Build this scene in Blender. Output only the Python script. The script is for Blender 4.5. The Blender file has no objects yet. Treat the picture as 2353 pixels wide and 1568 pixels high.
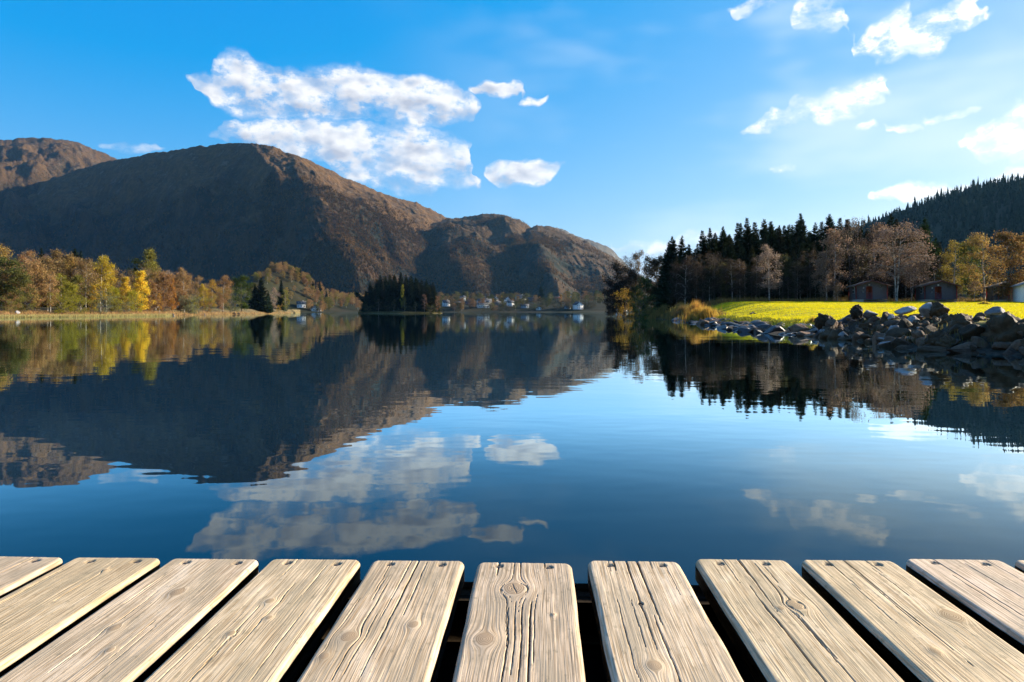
import bpy, math, random
import numpy as np
from mathutils import Vector, Matrix

SC = bpy.context.scene
COL = SC.collection
R = math.radians
# ------------------------------------------------------------------ camera
FPX, CX, HY, ZC = 1569.0, 1176.5, 715.5, 1.3      # survey of the place: focal length, principal azimuth, horizon, eye height
cam_data = bpy.data.cameras.new('camera')
cam_data.sensor_width = 36.0; cam_data.lens = 24.0
cam_data.shift_y = -0.0291
cam_data.clip_start = 0.05; cam_data.clip_end = 40000
cam = bpy.data.objects.new('camera', cam_data); COL.objects.link(cam)
cam.location = (0, 0, ZC); cam.rotation_euler = (R(90), 0, 0)
SC.camera = cam
# ------------------------------------------------------------------ exposure, renderer
SC.view_settings.view_transform = 'Standard'; SC.view_settings.look = 'None'
SC.view_settings.gamma = 1.0; SC.view_settings.use_curve_mapping = False
SC.view_settings.exposure = 1.55
SC.render.engine = 'CYCLES'
SC.cycles.use_denoising = True
SC.cycles.denoiser = 'OPENIMAGEDENOISE'
SC.cycles.max_bounces = 6; SC.cycles.diffuse_bounces = 3; SC.cycles.glossy_bounces = 3
SC.cycles.transmission_bounces = 3; SC.cycles.volume_bounces = 0; SC.cycles.transparent_max_bounces = 6
SC.cycles.use_adaptive_sampling = True; SC.cycles.adaptive_threshold = 0.015
SC.cycles.caustics_reflective = False; SC.cycles.caustics_refractive = False
SC.cycles.sample_clamp_indirect = 6.0

SUN_AZ, SUN_EL = 68.0, 20.0
sdir = Vector((math.sin(R(SUN_AZ))*math.cos(R(SUN_EL)), math.cos(R(SUN_AZ))*math.cos(R(SUN_EL)), math.sin(R(SUN_EL))))
sun_data = bpy.data.lights.new('sun', 'SUN'); sun_data.energy = 5.0; sun_data.angle = R(0.5)
sun_data.color = (1.0, 0.875, 0.68)
sun = bpy.data.objects.new('sun', sun_data); COL.objects.link(sun)
sun.rotation_euler = sdir.to_track_quat('Z', 'Y').to_euler()
sun.location = (300, 100, 300)

# ------------------------------------------------------------------ node helper
class NT:
    def __init__(self, tree):
        self.t = tree; self.n = tree.nodes; self.l = tree.links
    def node(self, typ, ins=None, **kw):
        nd = self.n.new(typ)
        for k, v in kw.items(): setattr(nd, k, v)
        if ins:
            for k, v in ins.items(): self.put(nd, k, v)
        return nd
    def put(self, nd, k, v):
        s = nd.inputs[k]
        if isinstance(v, bpy.types.NodeSocket): self.l.new(v, s)
        else: s.default_value = v
    def math(self, op, a, b=None, c=None, clamp=False):
        nd = self.n.new('ShaderNodeMath'); nd.operation = op; nd.use_clamp = clamp
        for i, v in enumerate((a, b, c)):
            if v is not None: self.put(nd, i, v)
        return nd.outputs[0]
    def vmath(self, op, a, b=None, out=0):
        nd = self.n.new('ShaderNodeVectorMath'); nd.operation = op
        self.put(nd, 0, a)
        if b is not None:
            if op == 'SCALE': self.put(nd, 'Scale', b)
            else: self.put(nd, 1, b)
        return nd.outputs['Value'] if op in ('DOT_PRODUCT', 'LENGTH') else nd.outputs[0]
    def noise(self, vec, scale, detail=4.0, rough=0.55, dist=0.0, dim='3D'):
        nd = self.node('ShaderNodeTexNoise', noise_dimensions=dim)
        nd.inputs['Scale'].default_value = scale; nd.inputs['Detail'].default_value = detail
        nd.inputs['Roughness'].default_value = rough; nd.inputs['Distortion'].default_value = dist
        if vec is not None: self.l.new(vec, nd.inputs['Vector'])
        return nd.outputs['Fac']
    def remap(self, v, a, b, c=0.0, d=1.0, mode='SMOOTHSTEP'):
        nd = self.node('ShaderNodeMapRange', interpolation_type=mode, clamp=True) if mode != 'LINEAR' else self.node('ShaderNodeMapRange', clamp=True)
        self.put(nd, 0, v)
        for i, x in enumerate((a, b, c, d)): self.put(nd, i+1, x)
        return nd.outputs[0]
    def mix(self, f, a, b, blend='MIX'):
        nd = self.node('ShaderNodeMix', data_type='RGBA', blend_type=blend)
        self.put(nd, 0, f)
        for i, v in ((6, a), (7, b)):
            if isinstance(v, (tuple, list)) and len(v) == 3: v = (*v, 1)
            self.put(nd, i, v)
        return nd.outputs[2]
    def scale_vec(self, v, s):
        nd = self.node('ShaderNodeMapping'); self.l.new(v, nd.inputs[0]); nd.inputs['Scale'].default_value = s
        return nd.outputs[0]

# ------------------------------------------------------------------ sky with its clouds
def build_world():
    w = bpy.data.worlds.new('World'); SC.world = w; w.use_nodes = True
    w.cycles.sampling_method = 'MANUAL'; w.cycles.sample_map_resolution = 512
    t = NT(w.node_tree); t.n.clear()
    out = t.node('ShaderNodeOutputWorld'); bg = t.node('ShaderNodeBackground'); bg.inputs[1].default_value = SKY_STRENGTH
    t.l.new(bg.outputs[0], out.inputs[0])
    sky = t.node('ShaderNodeTexSky', sky_type='NISHITA', sun_disc=False)
    sky.sun_elevation = R(SUN_EL); sky.sun_rotation = R(SUN_AZ)
    sky.altitude = 0; sky.air_density = 1.0; sky.dust_density = 0.6; sky.ozone_density = 2.5
    sc3 = t.node('ShaderNodeSeparateXYZ', {0: sky.outputs[0]})          # clear autumn air: deeper, purer blue
    skyc = t.node('ShaderNodeCombineXYZ', {0: t.math('MAXIMUM', t.math('MULTIPLY_ADD', sc3.outputs[0], 1.19, -1.42), 0.0),
                                          1: t.math('MULTIPLY_ADD', sc3.outputs[1], 0.8, 0.62), 2: t.math('MULTIPLY_ADD', sc3.outputs[2], 0.35, 4.3)}).outputs[0]
    d = t.node('ShaderNodeTexCoord').outputs['Generated']
    dn = t.vmath('NORMALIZE', d)
    sp = t.node('ShaderNodeSeparateXYZ'); t.l.new(dn, sp.inputs[0])
    az = t.math('MULTIPLY', t.math('ARCTAN2', sp.outputs[0], sp.outputs[1]), 180/math.pi)
    el = t.math('MULTIPLY', t.math('ARCSINE', sp.outputs[2]), 180/math.pi)
    q = t.node('ShaderNodeCombineXYZ', {0: az, 1: el, 2: 1.0}).outputs[0]
    # billowing distortion of the cloud outlines
    nd = t.node('ShaderNodeTexNoise', noise_dimensions='2D'); t.l.new(q, nd.inputs['Vector'])
    nd.inputs['Scale'].default_value = 0.42; nd.inputs['Detail'].default_value = 2.5; nd.inputs['Roughness'].default_value = 0.6
    wob = t.vmath('MULTIPLY', t.vmath('SUBTRACT', nd.outputs['Color'], (0.5, 0.5, 0.5)), (1.9, 1.3, 0))
    qd = t.vmath('ADD', q, wob)
    F = None
    A0, A1, E1 = -45.0, 45.0, 40.0
    an = t.remap(t.node('ShaderNodeSeparateXYZ', {0: qd}).outputs[0], A0, A1, 0, 1, 'LINEAR')
    eld = t.math('DIVIDE', t.node('ShaderNodeSeparateXYZ', {0: qd}).outputs[1], E1)
    grid = np.linspace(A0, A1, 257)
    for layer in range(4):
        top = np.full(257, -1.0); bot = np.full(257, 99.0); wt = np.zeros(257)
        for (x, y, rx, ry, rot, sc_, ly) in CLOUDS:
            if ly != layer: continue
            a0 = math.degrees(math.atan((x-CX)/FPX)); ca = math.cos(R(a0)); k = 180/math.pi/FPX*ca
            e0 = math.degrees(math.atan((HY-y)/FPX*ca))
            grow = 1.22 if x < 1300 else (1.12 if x < 1650 else 1.6); ax, ay = rx*k*ca*grow, ry*k*grow; c_, s_ = math.cos(R(rot)), math.sin(R(rot))
            th = np.linspace(0, 2*math.pi, 240)
            px_ = a0 + ax*np.cos(th)*c_ - ay*np.sin(th)*s_; py_ = e0 + ax*np.cos(th)*s_ + ay*np.sin(th)*c_
            lo, hi = px_.min(), px_.max()
            for i, gx in enumerate(grid):
                gg = min(max(gx, lo), hi) if (lo-0.18 < gx < hi+0.18) else gx
                if lo <= gg <= hi:
                    near = np.abs(px_-gg) < max(0.05*(hi-lo), 0.1)
                    if near.any():
                        tt_, bb_ = py_[near].max(), py_[near].min()
                        top[i] = max(top[i], tt_); bot[i] = min(bot[i], bb_); wt[i] = max(wt[i], sc_*0.9 if x < 1650 else sc_*0.8)
        on = wt > 0
        mid = np.where(on, (top+bot)/2, 5.0)/E1; half = np.where(on, np.maximum((top-bot)/2, 0.25), 0.25)/E1
        if on.any():
            ii = np.arange(257); mid = np.interp(ii, ii[on], mid[on])
        cv = t.node('ShaderNodeRGBCurve'); cm = cv.mapping
        cm.use_clip = True
        for ch, arr in ((0, mid), (1, half*4), (2, wt*0.7)):
            pts = cm.curves[ch].points
            pts[0].location = (0, float(arr[0])); pts[1].location = (1, float(arr[-1]))
            keep = [i for i in range(1, 256) if abs(arr[i]-arr[i-1]) > 1e-4 or abs(arr[i+1]-arr[i]) > 1e-4]
            for i in keep: pts.new(i/256.0, float(arr[i]))
            for p_ in pts: p_.handle_type = 'VECTOR'
        cm.update()
        t.l.new(t.node('ShaderNodeCombineXYZ', {0: an, 1: an, 2: an}).outputs[0], cv.inputs['Color'])
        sp2 = t.node('ShaderNodeSeparateXYZ', {0: cv.outputs[0]})
        r_ = t.math('DIVIDE', t.math('SUBTRACT', eld, sp2.outputs[0]), t.math('MULTIPLY', sp2.outputs[1], 0.25))
        g_ = t.math('SUBTRACT', 1.0, t.math('MULTIPLY', r_, r_), clamp=True)
        g_ = t.math('MULTIPLY', g_, t.math('MULTIPLY', sp2.outputs[2], 1/0.7))
        vt = t.math('MULTIPLY', t.math('MAXIMUM', t.math('MINIMUM', r_, 1.0), -1.0), t.math('GREATER_THAN', g_, 0.0))
        F, VERT = (g_, vt) if F is None else (t.math('MAXIMUM', F, g_), t.math('ADD', VERT, vt))
    # the same fair-weather clouds go on round the rest of the sky
    wide = t.noise(t.scale_vec(dn, (3.0, 3.0, 7.0)), 1.6, 1, 0.5)
    outm = t.math('MAXIMUM', t.remap(t.math('ABSOLUTE', az), 42, 52), t.remap(el, 30, 38))
    F2 = t.math('MULTIPLY', t.remap(wide, 0.57, 0.72), t.math('MULTIPLY', outm, t.remap(el, 1, 6)))
    F = t.math('ADD', F, F2)
    qs = t.scale_vec(q, (0.62, 1.0, 1.0))
    n1 = t.noise(qs, 0.52, 7, 0.66, 0.0, '2D')
    off = t.vmath('ADD', qs, (0.35, 0.6, 0.0))
    n2 = t.noise(off, 0.55, 2.5, 0.5, 0.0, '2D'); nl = t.noise(qs, 0.55, 2.5, 0.5, 0.0, '2D')
    f = t.math('ADD', t.math('MINIMUM', F, 1.15), t.math('MULTIPLY', t.math('SUBTRACT', n1, 0.5), t.remap(az, 13, 19, 3.0, 3.6)))
    dens = t.math('MULTIPLY', t.remap(f, 0.12, 0.95), t.remap(F, 0.0, 0.45))
    wisp = t.math('MULTIPLY', t.remap(f, -0.35, 0.85, 0.0, 0.42), t.remap(F, 0.0, 0.3))
    dens = t.math('MAXIMUM', t.math('MULTIPLY', dens, t.remap(nl, 0.32, 0.55, 0.62, 1.0)), wisp)
    # light and shade inside the cloud: towards the sun bright, thick undersides grey
    lit = t.math('ADD', t.math('MULTIPLY', t.math('SUBTRACT', nl, n2), 2.4), t.math('MULTIPLY_ADD', VERT, 0.30, 0.74))
    lit = t.math('MULTIPLY_ADD', t.math('SUBTRACT', n1, 0.5), 0.5, lit)
    thick = t.remap(f, 0.7, 1.5, 0.0, 0.45)
    lit = t.math('SUBTRACT', lit, thick, clamp=True)
    ds = t.vmath('DOT_PRODUCT', dn, tuple(sdir))
    glare = t.remap(ds, 0.35, 0.95, 0.0, 1.0)
    lit = t.math('MAXIMUM', lit, t.math('MULTIPLY', glare, 0.85))
    cc = t.mix(lit, (3.5, 3.75, 4.4), (6.7, 6.7, 6.75))
    cc = t.mix(glare, cc, (8.6, 8.5, 8.3))
    # thin high veil spreading from the sun's side
    veil_n = t.noise(t.scale_vec(q, (0.05, 0.14, 1)), 1.0, 3, 0.6, 0.0, '2D')
    veil = t.math('MULTIPLY', t.remap(veil_n, 0.36, 0.72), t.remap(ds, 0.25, 0.85, 0.0, 0.62))
    col = t.mix(veil, skyc, (5.6, 6.5, 7.0))
    col = t.mix(dens, col, cc)
    t.l.new(col, bg.inputs[0])

SKY_STRENGTH = 0.0535
HAZE_DENSITY = 0.000022
# x, y, half width, half height, tilt, weight of every cloud puff
CLOUDS = [   # bearing, row, half width, half height, tilt, weight, layer of every puff
 (545,150,34,30,0,1,0),(600,176,34,28,0,1,0),(495,186,36,18,0,0.9,0),(560,222,72,44,0,1,0),(640,252,60,26,0,0.9,0),(700,205,88,42,0,1,0),
 (742,172,40,20,0,0.8,0),(850,216,118,50,0,1.1,0),(935,232,108,50,0,1.1,0),(1045,244,46,34,0,1.1,0),(790,245,110,30,0,0.8,0),(478,216,20,10,0,0.8,0),
 (985,205,22,10,25,0.6,0),(620,303,96,20,0,0.8,1),(730,316,120,42,0,1.1,1),(840,334,118,46,0,1.1,1),(965,318,66,28,0,1,1),(1015,346,56,32,0,1,1),
 (895,374,112,52,0,1.1,1),(955,412,112,20,0,1,1),(930,430,62,18,0,0.9,1),(1050,374,28,8,0,0.8,1),(1036,416,40,10,0,0.9,1),(880,290,60,10,15,0.5,1),
 (560,318,50,10,0,0.6,1),(1145,203,52,15,0,1.0,3),(1222,231,25,10,10,0.9,0),(1190,398,60,26,0,1.2,2),(1226,394,38,28,0,1.2,2),(1275,383,16,7,40,0.5,2),
 (300,336,48,13,0,0.42,3),(1732,14,28,10,20,0.64,0),(1700,18,10,6,0,0.56,0),(1885,32,30,34,50,0.6,0),
 (1850,48,18,12,0,0.64,0),(2030,82,44,22,35,0.76,0),(2110,76,78,22,22,0.88,0),(2170,52,52,22,30,0.8,0),(2065,126,44,8,15,0.72,0),(2135,122,24,9,30,0.56,0),
 (2060,40,30,9,50,0.48,0),(2235,50,18,6,30,0.48,0),(1795,272,52,15,18,0.88,1),(1842,250,28,18,20,0.88,1),(1945,232,52,26,25,0.95,1),(1985,212,36,26,20,0.95,1),
 (1985,286,16,9,20,0.64,2),(2076,295,20,7,0,0.64,2),(2180,267,38,8,12,0.56,1),(2236,325,20,11,20,0.72,2),(2335,310,66,34,30,0.96,2),(2395,290,60,60,0,0.96,2),
 (2360,372,30,10,20,0.8,2),(1806,388,22,8,0,0.8,2),(2085,436,56,13,5,0.64,3),(2015,438,11,7,0,0.64,3),(2345,404,46,12,10,0.8,3),(2170,450,60,10,10,0.48,3),
 (1490,566,50,17,0,0.8,3),(1520,585,36,14,0,0.72,3),(1592,545,40,17,0,0.88,3),(1417,570,9,5,0,0.64,3),
]
build_world()

# ------------------------------------------------------------------ mesh helpers
RNG = np.random.default_rng(7)
def link(o, parent=None):
    COL.objects.link(o)
    if parent is not None: o.parent = parent
    return o
def tag(o, label=None, cat=None, group=None, kind=None):
    if label: o['label'] = label
    if cat: o['category'] = cat
    if group: o['group'] = group
    if kind: o['kind'] = kind
    return o
def mesh(name, V, F, mat=None, smooth=False, attrs=None):
    V = np.asarray(V, dtype=np.float32)
    me = bpy.data.meshes.new(name)
    if not isinstance(F, (list, tuple)) or (len(F) and not isinstance(F[0], np.ndarray)): F = [np.asarray(F)]
    F = [f for f in F if len(f)]
    loops = np.concatenate([f.ravel() for f in F]).astype(np.int32)
    tot = np.concatenate([np.full(len(f), f.shape[1]) for f in F]).astype(np.int32)
    start = np.concatenate([[0], np.cumsum(tot)[:-1]]).astype(np.int32)
    me.vertices.add(len(V)); me.vertices.foreach_set('co', V.ravel())
    me.loops.add(len(loops)); me.loops.foreach_set('vertex_index', loops)
    me.polygons.add(len(tot)); me.polygons.foreach_set('loop_start', start); me.polygons.foreach_set('loop_total', tot)
    if smooth: me.polygons.foreach_set('use_smooth', np.ones(len(tot), dtype=bool))
    if attrs:
        for k, a in attrs.items():
            at = me.attributes.new(k, 'FLOAT', 'POINT'); at.data.foreach_set('value', np.asarray(a, dtype=np.float32))
    me.update(calc_edges=True); me.validate()
    if mat: me.materials.append(mat)
    return me
def obj(name, me, parent=None, loc=None, rot=None, scale=None):
    o = bpy.data.objects.new(name, me); link(o, parent)
    if loc is not None: o.location = loc
    if rot is not None: o.rotation_euler = rot
    if scale is not None: o.scale = scale
    return o
def empty(name, loc=(0,0,0), rz=0.0):
    o = bpy.data.objects.new(name, None); o.empty_display_size = 0.2; link(o)
    o.location = loc; o.rotation_euler = (0, 0, rz); return o
def grid_faces(nr, nc, flip=False):
    i = np.arange(nr-1)[:, None]*nc + np.arange(nc-1)[None, :]
    f = np.stack([i, i+1, i+nc+1, i+nc], -1).reshape(-1, 4)
    return f[:, ::-1].copy() if flip else f
def join(parts):
    """parts: list of (V, F) with F (n,k) arrays or lists of them -> one V, list of F"""
    Vs, Fs, n = [], [], 0
    for V, F in parts:
        V = np.asarray(V, float)
        for f in (F if isinstance(F, list) else [F]): Fs.append(np.asarray(f) + n)
        Vs.append(V); n += len(V)
    return np.concatenate(Vs), Fs
def box(x0, x1, y0, y1, z0, z1):
    V = np.array([[x, y, z] for z in (z0, z1) for y in (y0, y1) for x in (x0, x1)], float)
    F = np.array([[0,2,3,1],[4,5,7,6],[0,1,5,4],[2,6,7,3],[0,4,6,2],[1,3,7,5]])
    return V, F
def bbox(x0, x1, y0, y1, z0, z1, b=0.01):
    """box with chamfered edges"""
    xs = (x0, x0+b, x1-b, x1); V = []; 
    c = np.array([(x0+x1)/2, (y0+y1)/2, (z0+z1)/2]); h = np.array([(x1-x0)/2, (y1-y0)/2, (z1-z0)/2])
    import itertools
    idx = {}
    for s in itertools.product((-1, 1), repeat=3):
        for ax in range(3):
            p = np.array(s)*(h-b); p[ax] = s[ax]*h[ax]
            idx[(s, ax)] = len(V); V.append(c+p)
    F4, F3 = [], []
    for ax in range(3):
        u, v = (ax+1) % 3, (ax+2) % 3
        for sg in (-1, 1):
            q = []
            for (a, bb) in ((-1,-1),(1,-1),(1,1),(-1,1)):
                s = [0,0,0]; s[ax] = sg; s[u] = a; s[v] = bb; q.append(idx[(tuple(s), ax)])
            F4.append(q if sg > 0 else q[::-1])
    for ax in range(3):
        u, v = (ax+1) % 3, (ax+2) % 3
        for a in (-1, 1):
            for bb in (-1, 1):
                s0 = [0,0,0]; s0[u] = a; s0[v] = bb; s1 = s0[:]; s0[ax] = -1; s1[ax] = 1
                q = [idx[(tuple(s0), u)], idx[(tuple(s1), u)], idx[(tuple(s1), v)], idx[(tuple(s0), v)]]
                F4.append(q if a*bb > 0 else q[::-1])
    for s in itertools.product((-1, 1), repeat=3):
        q = [idx[(s, 0)], idx[(s, 1)], idx[(s, 2)]]
        F3.append(q if s[0]*s[1]*s[2] > 0 else q[::-1])
    return np.array(V), [np.array(F4), np.array(F3)]
def tube(P, rad, n=6, cap=True):
    P = np.asarray(P, float); rad = np.asarray(rad, float)
    T = np.gradient(P, axis=0); T /= np.linalg.norm(T, axis=1)[:, None] + 1e-9
    ref = np.where(np.abs(T[:, 2:3]) > 0.9, np.array([[1., 0, 0]]), np.array([[0, 0, 1.]]))
    A = np.cross(T, ref); A /= np.linalg.norm(A, axis=1)[:, None] + 1e-9; B = np.cross(T, A)
    a = np.arange(n)*2*math.pi/n
    V = P[:, None, :] + rad[:, None, None]*(np.cos(a)[None, :, None]*A[:, None, :] + np.sin(a)[None, :, None]*B[:, None, :])
    V = V.reshape(-1, 3); F = []
    i = np.arange(len(P)-1)[:, None]*n; j = np.arange(n)[None, :]; k = (j+1) % n
    F = np.stack([i+j, i+n+j, i+n+k, i+k], -1).reshape(-1, 4)
    return V, F

# ------------------------------------------------------------------ numpy noise
_T = np.random.default_rng(99).random((256, 256))
def vn(x, y, seed=0):
    x = np.asarray(x, float) + seed*17.31; y = np.asarray(y, float) + seed*9.73
    xi = np.floor(x).astype(int); yi = np.floor(y).astype(int); fx = x-xi; fy = y-yi
    fx = fx*fx*fx*(fx*(fx*6-15)+10); fy = fy*fy*fy*(fy*(fy*6-15)+10)
    a = _T[xi & 255, yi & 255]; b = _T[(xi+1) & 255, yi & 255]; c = _T[xi & 255, (yi+1) & 255]; d = _T[(xi+1) & 255, (yi+1) & 255]
    return (a*(1-fx)+b*fx)*(1-fy) + (c*(1-fx)+d*fx)*fy
def fbm(x, y, o=5, seed=0, g=0.5):
    s = 0; a = 1; tot = 0
    for k in range(o):
        s = s + a*vn(x*2**k, y*2**k, seed+k*3); tot += a; a *= g
    return s/tot
def ridged(x, y, o=5, seed=0, g=0.5):
    s = 0; a = 1; tot = 0
    for k in range(o):
        s = s + a*(1-np.abs(2*vn(x*2**k, y*2**k, seed+k*3)-1)); tot += a; a *= g
    return s/tot
def sst(a, b, x):
    t = np.clip((np.asarray(x, float)-a)/(b-a), 0, 1); return t*t*(3-2*t)
def PX(u, Y): return (u-CX)/FPX*Y            # bearing u at depth Y -> world x
def PZ(y, Y): return ZC + (HY-y)/FPX*Y       # elevation row y at depth Y -> world z

# ------------------------------------------------------------------ materials
def new_mat(name):
    m = bpy.data.materials.new(name); m.use_nodes = True
    t = NT(m.node_tree); t.n.clear()
    out = t.node('ShaderNodeOutputMaterial')
    return m, t, out
def bsdf(t, out, **ins):
    b = t.node('ShaderNodeBsdfPrincipled')
    for k, v in ins.items():
        k = k.replace('_', ' ')
        if isinstance(v, tuple) and len(v) == 3 and k != 'Normal': v = (*v, 1)
        t.put(b, k, v)
    t.l.new(b.outputs[0], out.inputs[0]); return b
def bump(t, h, strength=0.5, dist=0.05):
    nd = t.node('ShaderNodeBump', {'Height': h, 'Strength': strength, 'Distance': dist}); return nd.outputs[0]
def mottled(name, c1, c2, scale=4.0, rough=0.8, bs=0.3, bd=0.02, coord='Object', detail=6, c3=None):
    m, t, out = new_mat(name)
    v = t.node('ShaderNodeTexCoord').outputs[coord]
    n = t.noise(v, scale, detail, 0.6); c = t.mix(t.remap(n, 0.32, 0.68), c1, c2)
    if c3: c = t.mix(t.remap(t.noise(v, scale*0.37, 3), 0.52, 0.66), c, c3)
    bsdf(t, out, Base_Color=c, Roughness=rough, Specular_IOR_Level=0.08 if rough > 0.9 else 0.4, Normal=bump(t, n, bs, bd)); return m
# ================================================================== THE SETTING
# ------------------------------------------------------------------ lake
m, t, out = new_mat('lake water')
g = t.node('ShaderNodeNewGeometry').outputs['Position']
w1 = t.noise(t.vmath('MULTIPLY', g, (0.55, 1.0, 0)), 1.1, 2, 0.55, 0, '2D')
w2 = t.noise(t.vmath('MULTIPLY', g, (0.12, 0.2, 0)), 1.0, 1, 0.5, 0, '2D')
w3 = t.noise(t.vmath('MULTIPLY', g, (0.8, 1.3, 0)), 5.0, 0, 0.5, 0, '2D')
calm = t.remap(t.noise(t.vmath('MULTIPLY', g, (0.004, 0.018, 0)), 1.0, 2, 0.6, 0, '2D'), 0.35, 0.65, 0.45, 1.0)
h = t.math('MULTIPLY_ADD', w1, 0.0027, t.math('MULTIPLY_ADD', w2, 0.0078, t.math('MULTIPLY', w3, 0.0003)))
nb = t.node('ShaderNodeBump', {'Height': h, 'Strength': calm, 'Distance': 1.0})
fr = t.node('ShaderNodeFresnel', {'IOR': 1.34, 'Normal': nb.outputs[0]}).outputs[0]
fr = t.math('MULTIPLY', fr, t.remap(fr, 0.16, 0.40, 1.0, 2.4), clamp=True)
gl = t.node('ShaderNodeBsdfGlossy', {'Color': (0.84, 0.97, 1.0, 1), 'Roughness': 0.012, 'Normal': nb.outputs[0]}); df = t.node('ShaderNodeBsdfDiffuse', {'Color': (0.0012, 0.005, 0.011, 1)})
mx = t.node('ShaderNodeMixShader', {0: fr}); t.l.new(df.outputs[0], mx.inputs[1]); t.l.new(gl.outputs[0], mx.inputs[2]); t.l.new(mx.outputs[0], out.inputs[0])
WATER = m
xs = np.concatenate([-np.geomspace(9000, 4, 24), [0], np.geomspace(4, 9000, 24)]); ys = np.concatenate([[-400, -60, -10], np.geomspace(1, 9000, 40)])
Xg, Yg = np.meshgrid(xs, ys)
o = obj('water', mesh('water', np.stack([Xg, Yg, 0*Xg], -1).reshape(-1, 3), grid_faces(len(ys), len(xs)), WATER)); tag(o, kind='structure')

# ------------------------------------------------------------------ mountains
def mountain_mat(name, heath, forest, rock, gold):
    m, t, out = new_mat(name)
    g = t.node('ShaderNodeNewGeometry'); p = g.outputs['Position']
    nz = t.node('ShaderNodeSeparateXYZ'); t.l.new(g.outputs['Normal'], nz.inputs[0])
    ht = t.node('ShaderNodeAttribute', attribute_name='ht').outputs['Fac']
    big = t.noise(p, 0.006, 3, 0.6); mid = t.noise(p, 0.03, 3, 0.65); fine = t.noise(p, 0.14, 2, 0.7)
    c = t.mix(t.remap(mid, 0.35, 0.65), heath, tuple(x*0.55 for x in heath))
    fm = t.remap(t.math('ADD', big, t.math('MULTIPLY', t.math('SUBTRACT', 0.68, ht), 0.75)), 0.44, 0.60)
    fc = t.mix(t.remap(t.math('ADD', t.math('MULTIPLY', fine, 0.5), t.math('MULTIPLY', t.noise(p, 0.012, 2, 0.6), 0.5)), 0.44, 0.58), forest, gold)
    c = t.mix(fm, c, fc)
    rk = t.math('MULTIPLY', t.remap(mid, 0.56, 0.70), t.remap(ht, 0.45, 0.9))
    c = t.mix(rk, c, rock)
    c = t.mix(t.remap(fine, 0.3, 0.7, 0.0, 0.35), c, tuple(x*0.35 for x in forest))
    hb = t.math('ADD', t.math('MULTIPLY', mid, 22.0), t.math('MULTIPLY', fine, 7.0))
    bsdf(t, out, Base_Color=c, Roughness=0.95, Specular_IOR_Level=0.1, Normal=bump(t, hb, 0.5, 1.0))
    return m
MT1 = mountain_mat('heath mountain', (0.115, 0.063, 0.024), (0.007, 0.011, 0.008), (0.14, 0.10, 0.065), (0.06, 0.033, 0.014))
MT2 = mountain_mat('wooded mountain', (0.085, 0.049, 0.02), (0.008, 0.013, 0.008), (0.10, 0.075, 0.05), (0.075, 0.041, 0.017))
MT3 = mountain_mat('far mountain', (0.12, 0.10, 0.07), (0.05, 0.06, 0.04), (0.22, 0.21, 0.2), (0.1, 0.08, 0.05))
SURF = {}
def mountain(name, mat, sky, yoff, Y0, Y1, z0, spur, gully, seed, nu=520, nt=150, label=None, gscale=150.0, knolls=()):
    us = np.array([p[0] for p in sky], float); ysk = np.array([p[1] for p in sky], float)
    u = np.linspace(us[0], us[-1], nu); tt = np.concatenate([np.linspace(0, 1, nt), 1+np.linspace(0.02, 0.6, 14)])
    U, T = np.meshgrid(u, tt); Tc = np.clip(T, 0, 1)
    uo = np.array([p[0] for p in yoff], float); vo = np.array([p[1] for p in yoff], float)
    k = np.exp(-0.5*(np.linspace(-2, 2, 41))**2); k /= k.sum()
    uf = np.linspace(uo[0]-300, uo[-1]+300, 1200); vf = np.convolve(np.pad(np.interp(uf, uo, vo), 20, 'edge'), k, 'valid')
    us_ = U - spur*(1-Tc)
    Y = Y0 + (Y1-Y0)*T + np.interp(us_, uf, vf)
    gl = ridged(us_/gscale + 0.6*fbm(U/200, T*2, 3, seed+5), T*0.9, 5, seed, 0.55)
    Y = Y - gully*(gl-0.5)*2*(0.35+0.65*np.sin(np.clip(Tc, 0, 1)*math.pi))
    yr = np.interp(u, us, ysk) + (fbm(u/26., u*0+seed, 5, seed+3, 0.6)-0.5)*9 + (fbm(u/7., u*0+seed, 3, seed+8, 0.6)-0.5)*5
    ZR = PZ(yr[None, :], np.where(T <= 1, Y, Y*0 + Y[nt-1][None, :])); 
    yb = np.interp(u, us, ysk); Zr0 = PZ(yb, Y[nt-1])[None, :]; Zr1 = PZ(yr, Y[nt-1])[None, :]
    Zridge = Zr0 + (Zr1-Zr0)*sst(0.86, 1.0, T)
    p = 0.72*Tc + 0.28*(1-(1-Tc)**2)
    Z = z0 + (Zridge - z0)*p
    X = PX(U, Y)
    Z = Z + (fbm(X/170., Y/170., 6, seed+11, 0.55)-0.5)*90*np.sin(np.clip(Tc, 0, 1)*math.pi)**0.8 * (Zridge/500.)
    Z = Z + (ridged(X/240., Y/240., 5, seed+21, 0.55)-0.55)*75*np.sin(np.clip(Tc, 0, 1)*math.pi)**0.8*(Zridge/500.)
    for (ku, kt, ru, rt_, am) in knolls: Z = Z + am*np.exp(-((U-ku)/ru)**2-((Tc-kt)/rt_)**2)*(0.6+0.8*fbm(X/30., Y/30., 3, seed))
    Z = np.where(T > 1, Zridge*(1-(T-1)*1.2), Z)
    # keep everything below the ridge line of sight
    ang = (Z-ZC)/Y; lim = ((Zridge-ZC)/Y[nt-1][None, :])
    Z = np.where((T < 1) & (ang > lim), ZC+lim*Y, Z)
    V = np.stack([X, Y, Z], -1).reshape(-1, 3)
    me = mesh(name, V, grid_faces(len(tt), nu), mat, True, {'ht': p.ravel()})
    o = obj(name, me); tag(o, kind='structure')
    if label: o['label'] = label
    SURF[name+str(seed)] = (X, Y, Z, Tc, U)
    return o
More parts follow.
